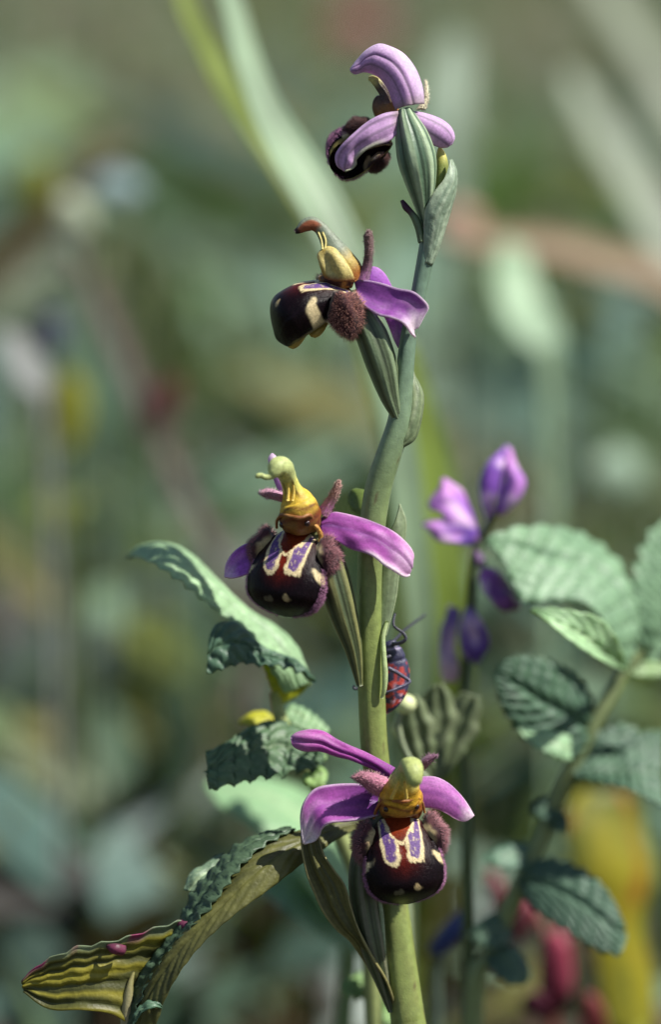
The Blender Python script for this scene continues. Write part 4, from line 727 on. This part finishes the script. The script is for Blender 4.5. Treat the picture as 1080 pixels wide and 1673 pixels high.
strap('grass_blade', 'narrow yellow green grass blade beside the broad pale one', 'grass blade', [(285, -60, 150, 10), (308, 20, 140, 14), (340, 80, 132, 17), (375, 150, 124, 20), (415, 215, 116, 17), (470, 300, 112, 14), (560, 460, 112, 14), (620, 650, 114, 18), (655, 800, 120, 18), (664, 1000, 126, 16), (655, 1200, 140, 14), (640, 1400, 160, 12)], (lin(118, 130, 58), lin(108, 124, 62)))
strap('grass_blade', 'olive grass blade standing close behind the middle of the orchid stem', 'grass blade', [(668, 560, 130, 6), (690, 660, 130, 20), (712, 800, 130, 34), (722, 960, 130, 42), (726, 1120, 136, 44), (716, 1260, 150, 36), (690, 1420, 170, 26), (665, 1560, 190, 20)], (lin(120, 138, 56), lin(108, 128, 54)))
strap('dry_stalk', 'tan dry stalk leaning across the grass beyond the topmost flower', 'stalk', [(720, 375, 330, 16), (800, 395, 330, 20), (900, 405, 335, 22), (1000, 430, 340, 24), (1090, 462, 350, 24), (1220, 560, 370, 22)], (lin(146, 128, 104), lin(138, 118, 98)), M_dry, thick=2)
strap('grass_blade', 'pale grey grass blade slanting down beyond the tan stalk', 'grass blade', [(930, 120, 420, 10), (970, 190, 410, 22), (1020, 270, 400, 28), (1080, 370, 390, 30), (1180, 560, 380, 28)], (lin(160, 170, 150), lin(150, 160, 142)))
strap('grass_blade', 'grey green blade reaching past the upper edge above the tan stalk', 'grass blade', [(960, -60, 560, 20), (1000, 0, 550, 24), (1050, 70, 540, 26), (1120, 180, 530, 26), (1220, 400, 520, 24)], (lin(156, 164, 142), lin(146, 154, 134)))
strap('grass_blade', 'upright pale leaf blade under the tan stalk', 'grass blade', [(845, 400, 260, 20), (842, 440, 258, 34), (850, 490, 255, 36), (880, 540, 250, 34), (900, 580, 250, 22), (905, 760, 260, 12), (905, 1000, 270, 8)], (lin(156, 180, 150), lin(164, 188, 160)))
strap('grass_blade', 'pale upright blade beyond the topmost flower', 'grass blade', [(755, 60, 420, 16), (745, 110, 415, 30), (735, 170, 410, 34), (740, 260, 410, 26), (760, 500, 420, 18)], (lin(140, 158, 140), lin(150, 166, 148)))
strap('dry_stalk', 'brown dry stalk leaning through the grass past the pale arching leaf', 'stalk', [(108, 400, 330, 8), (150, 470, 326, 11), (200, 580, 320, 13), (260, 720, 314, 13), (330, 860, 306, 12), (420, 1020, 298, 11)], (lin(98, 86, 80), lin(88, 78, 74)), M_dry, thick=2)
strap('dead_leaf', 'dark brown curved dead leaf arching over the grass', 'leaf', [(230, 235, 360, 8), (190, 240, 355, 20), (150, 262, 350, 24), (110, 310, 345, 22), (60, 380, 340, 24), (0, 440, 335, 24), (-60, 520, 330, 18)], (lin(62, 54, 34), lin(74, 66, 44)), M_dry, thick=1)
strap('grass_blade', 'dull grey green blade curving under the dead leaf', 'grass blade', [(150, 410, 340, 10), (100, 440, 335, 22), (50, 475, 330, 26), (-10, 510, 326, 24), (-80, 600, 320, 18)], (lin(112, 122, 96), lin(104, 114, 92)))
strap('dead_leaf', 'grey bleached dead leaf hanging beside a yellow leaf', 'leaf', [(15, 540, 250, 14), (35, 585, 246, 26), (60, 625, 244, 24), (70, 650, 244, 12), (80, 760, 250, 8), (90, 1000, 260, 7)], (lin(132, 134, 130), lin(122, 124, 122)), M_dry, thick=.6)
def oval(name, label, cat, c, r, tilt, cols, d, mat=M_grass, group=None, stalk=lin(96, 108, 76)):
    """a leaf or bloom on its own thin stalk rising from the ground"""
    gb = ground_below(c[0], c[1], d + 6); th_ = thing(name, label, cat, gb, group)
    sca = (D + d / 1000) / D; ct, st = math.cos(tilt), math.sin(tilt)
    def pt(u, v): return (c[0] + (u * ct - v * st) / sca * 1.0, c[1] + (u * st + v * ct) / sca * 1.0)
    t = np.linspace(0, 1, 11); A = []; B = []
    for i in t:
        u = (i * 2 - 1) * r[0]; wv = r[1] * math.sqrt(max(0, 1 - (i * 2 - 1) ** 2)) * (1 - .25 * (i - .5)); A.append((c[0] + u * ct + wv * st, c[1] + u * st - wv * ct, d + 4 * i)); B.append((c[0] + u * ct - wv * st, c[1] + u * st + wv * ct, d + 4 * i - 6))
    obj('blade', patch(A, B, 40, 15, 2.5, lambda t, s: mix(cols[0], cols[1], vn(t * 5, s * 5 + 3))), mat, th_, .3)
    e = Pn(c[0] + (r[0] * .8 * ct), c[1] + (r[0] * .8 * st), d)
    obj('stalk', wtube([gb, gb + (e - gb) * np.array([.2, .2, .5]), e], [1.4, 1.2, .8], 20, 8, stalk), M_stem, th_)
oval('yellow_leaf', 'small yellow leaf beside the grey bleached leaf', 'leaf', (112, 668), (62, 34), 1.5, (lin(140, 140, 46), lin(128, 132, 50)), 280)
oval('yellow_leaf', 'yellow green leaf under the dark brown dead leaf', 'leaf', (58, 312), (56, 34), 1.4, (lin(126, 130, 46), lin(116, 124, 48)), 380)
oval('yellow_leaf', 'dull yellow leaf low in the grass near the brown stalk foot', 'leaf', (105, 838), (60, 32), .1, (lin(112, 122, 46), lin(104, 116, 48)), 300)
oval('pale_leaf', 'whitish leaf just under the dark brown dead leaf', 'leaf', (122, 348), (34, 26), .8, (lin(178, 186, 166), lin(166, 174, 152)), 300)
oval('pale_leaf', 'blue grey leaf in the curve of the dark brown dead leaf', 'leaf', (195, 304), (40, 24), .2, (lin(136, 158, 162), lin(126, 148, 152)), 340)
oval('violet_bud', 'dark violet bud beside the brown dry stalk', 'bud', (82, 545), (34, 26), 1.4, (lin(78, 74, 116), lin(66, 62, 96)), 300, M_petal)
oval('red_leaf', 'dull red leaf at the bend of the brown dry stalk', 'leaf', (265, 660), (46, 26), 1.9, (lin(126, 52, 54), lin(110, 50, 50)), 290, M_petal)
oval('red_bloom', 'faint red bloom far off in the meadow grass', 'bloom', (588, 40), (52, 34), .2, (lin(140, 66, 70), lin(130, 64, 68)), 900, M_petal)
oval('pink_bloom', 'pale pink brown seed head at the end of the tan stalk', 'seed head', (750, 372), (36, 38), 1.2, (lin(170, 136, 122), lin(154, 122, 108)), 340, M_dry)
oval('yellow_bloom', 'small yellow bloom in the grass below the tan stalk', 'bloom', (955, 520), (34, 30), .4, (lin(170, 164, 40), lin(150, 150, 44)), 350, M_petal)
oval('pale_leaf', 'round whitish leaf in the grass above the veined plant', 'leaf', (1010, 770), (40, 38), .4, (lin(142, 166, 144), lin(150, 172, 150)), 330)
# bottom corner: yellow leaf, red leaves, blue petal
b12 = ground_below(1020, 1950, 140); yl = thing('yellow_leaf', 'tall yellowing leaf with rusty spots standing behind the toothed plant', 'leaf', b12)
def ycol(t, s):
    c = mix(lin(158, 150, 40), lin(118, 122, 44), sst(.2, .8, vn(t * 5, s * 3))); return mix(c, lin(150, 96, 34), .8 * sst(.62, .8, vn(t * 7 + 13, s * 4 + 2)) * sst(.2, .5, t))
A = k8([(870, 1230, 134), (815, 950, 132), (800, 730, 130), (725, 590, 128), (700, 440, 128), (715, 330, 130), (760, 270, 132)]); B = k8([(1060, 1230, 142), (1045, 1000, 140), (1010, 800, 138), (1050, 600, 138), (1010, 420, 138), (985, 320, 136), (940, 275, 134)])
obj('blade', patch(A, B, 60, 21, 3, ycol), M_leaf, yl, .3)
obj('stalk', wtube([b12, b12 + [0, 0, .02], Pn(1033, 1720, 138), Pn(1033, 1660, 138)], [3, 3, 2.6, 2], 24, 10, lin(160, 160, 60)), M_stem, yl)
A = k7([(725, 900, 80), (760, 930, 80), (800, 960, 80), (850, 990, 80)]); B = k7([(740, 1040, 78), (780, 1080, 77), (830, 1090, 77), (890, 1060, 78)])
b13 = ground_below(905, 1950, 122); rl = thing('red_leaf_plant', 'crimson leaves standing low between the yellow leaf and the orchid stem', 'plant', b13)
obj('stem', wtube([b13, b13 + [0, 0, .02], Pn(900, 1680, 118), Pn(905, 1600, 116), Pn(880, 1500, 116), Pn(830, 1440, 116)], [1.6, 1.6, 1.4, 1.2, 1, .8], 30, 10, lin(120, 70, 60)), M_stem, rl)
def red(A, B, c1, c2):
    A = [(x, y, d + 34) for x, y, d in A]; B = [(x, y, d + 34) for x, y, d in B]; c1 = c1 * .7; c2 = c2 * .75
    obj('leaf', patch(k8(A), k8(B), 40, 15, 1.5, lambda t, s: mix(c1, c2, t + .4 * (vn(t * 5, s * 4) - .5))), M_petal, rl, .25)
red([(600, 1160, 84), (590, 1060, 82), (595, 950, 80), (620, 860, 80), (660, 830, 80)], [(660, 1180, 80), (720, 1080, 78), (725, 980, 78), (710, 890, 78), (680, 835, 80)], lin(130, 34, 62), lin(206, 84, 110))
red([(640, 1200, 84), (580, 1190, 83), (530, 1150, 82), (520, 1110, 82)], [(650, 1120, 80), (600, 1080, 78), (560, 1080, 78), (525, 1100, 80)], lin(110, 40, 60), lin(120, 50, 80))
red([(770, 1260, 84), (760, 1180, 82), (765, 1110, 82), (790, 1080, 82)], [(880, 1260, 80), (860, 1190, 78), (840, 1120, 78), (800, 1082, 80)], lin(180, 80, 80), lin(190, 96, 96))
red([(480, 870, 84), (500, 780, 82), (520, 720, 82), (545, 700, 82)], [(520, 880, 80), (560, 800, 79), (570, 740, 79), (555, 702, 81)], lin(150, 50, 70), lin(176, 80, 100))
red([(385, 790, 84), (400, 720, 82), (380, 650, 82), (380, 590, 82)], [(430, 790, 80), (465, 720, 79), (450, 650, 79), (410, 592, 81)], lin(130, 50, 60), lin(170, 96, 104))
b14 = ground_below(725, 1950, 80); bp = thing('blue_petal_plant', 'dark blue blossom leaning low beside the foot of the orchid stem', 'blossom', b14)
obj('stem', wtube([b14, b14 + [0, 0, .02], Pn(712, 1620, 76), Pn(716, 1560, 74)], [1.2, 1.2, 1, .8], 24, 10, lin(86, 100, 86)), M_stem, bp)
obj('petal', patch(k8([(150, 905, 74), (180, 850, 72), (240, 780, 72), (300, 735, 72), (325, 750, 72)], 72), k8([(190, 935, 70), (240, 900, 68), (290, 840, 68), (320, 790, 69), (328, 755, 71)], 70), 30, 13, 1.2, lambda t, s: mix(lin(60, 68, 128), lin(78, 88, 140), t)), M_petal, bp, .3)
# small soft green herb at the stem foot
b15 = ground_below(600, 1950, 46); p15 = thing('crinkled_herb', 'low crinkled bright green herb at the foot of the orchid stem', 'herb', b15)
obj('stem', wtube([b15, b15 + [0, 0, .02], Pn(610, 1680, 40), Pn(605, 1620, 38)], [1.2, 1.2, 1, .8], 24, 10, lin(120, 140, 90)), M_stem, p15)
leaf(p15, k4b([(640, 1180, 40), (560, 1100, 38), (440, 1080, 36), (375, 1050, 36)]), k4b([(640, 1080, 42), (600, 980, 42), (500, 950, 41), (380, 1020, 38)]), (lin(126, 160, 96), lin(140, 174, 110), LGV), 7, (7, 5, True, True), 1, .6, 44, 19)
leaf(p15, k4b([(700, 1260, 40), (620, 1220, 38), (560, 1190, 38)]), k4b([(710, 1180, 42), (660, 1130, 42), (570, 1160, 40)]), (lin(126, 160, 96), lin(140, 174, 110), LGV), 5, (5, 5, True, True), 1, .6, 40, 17)
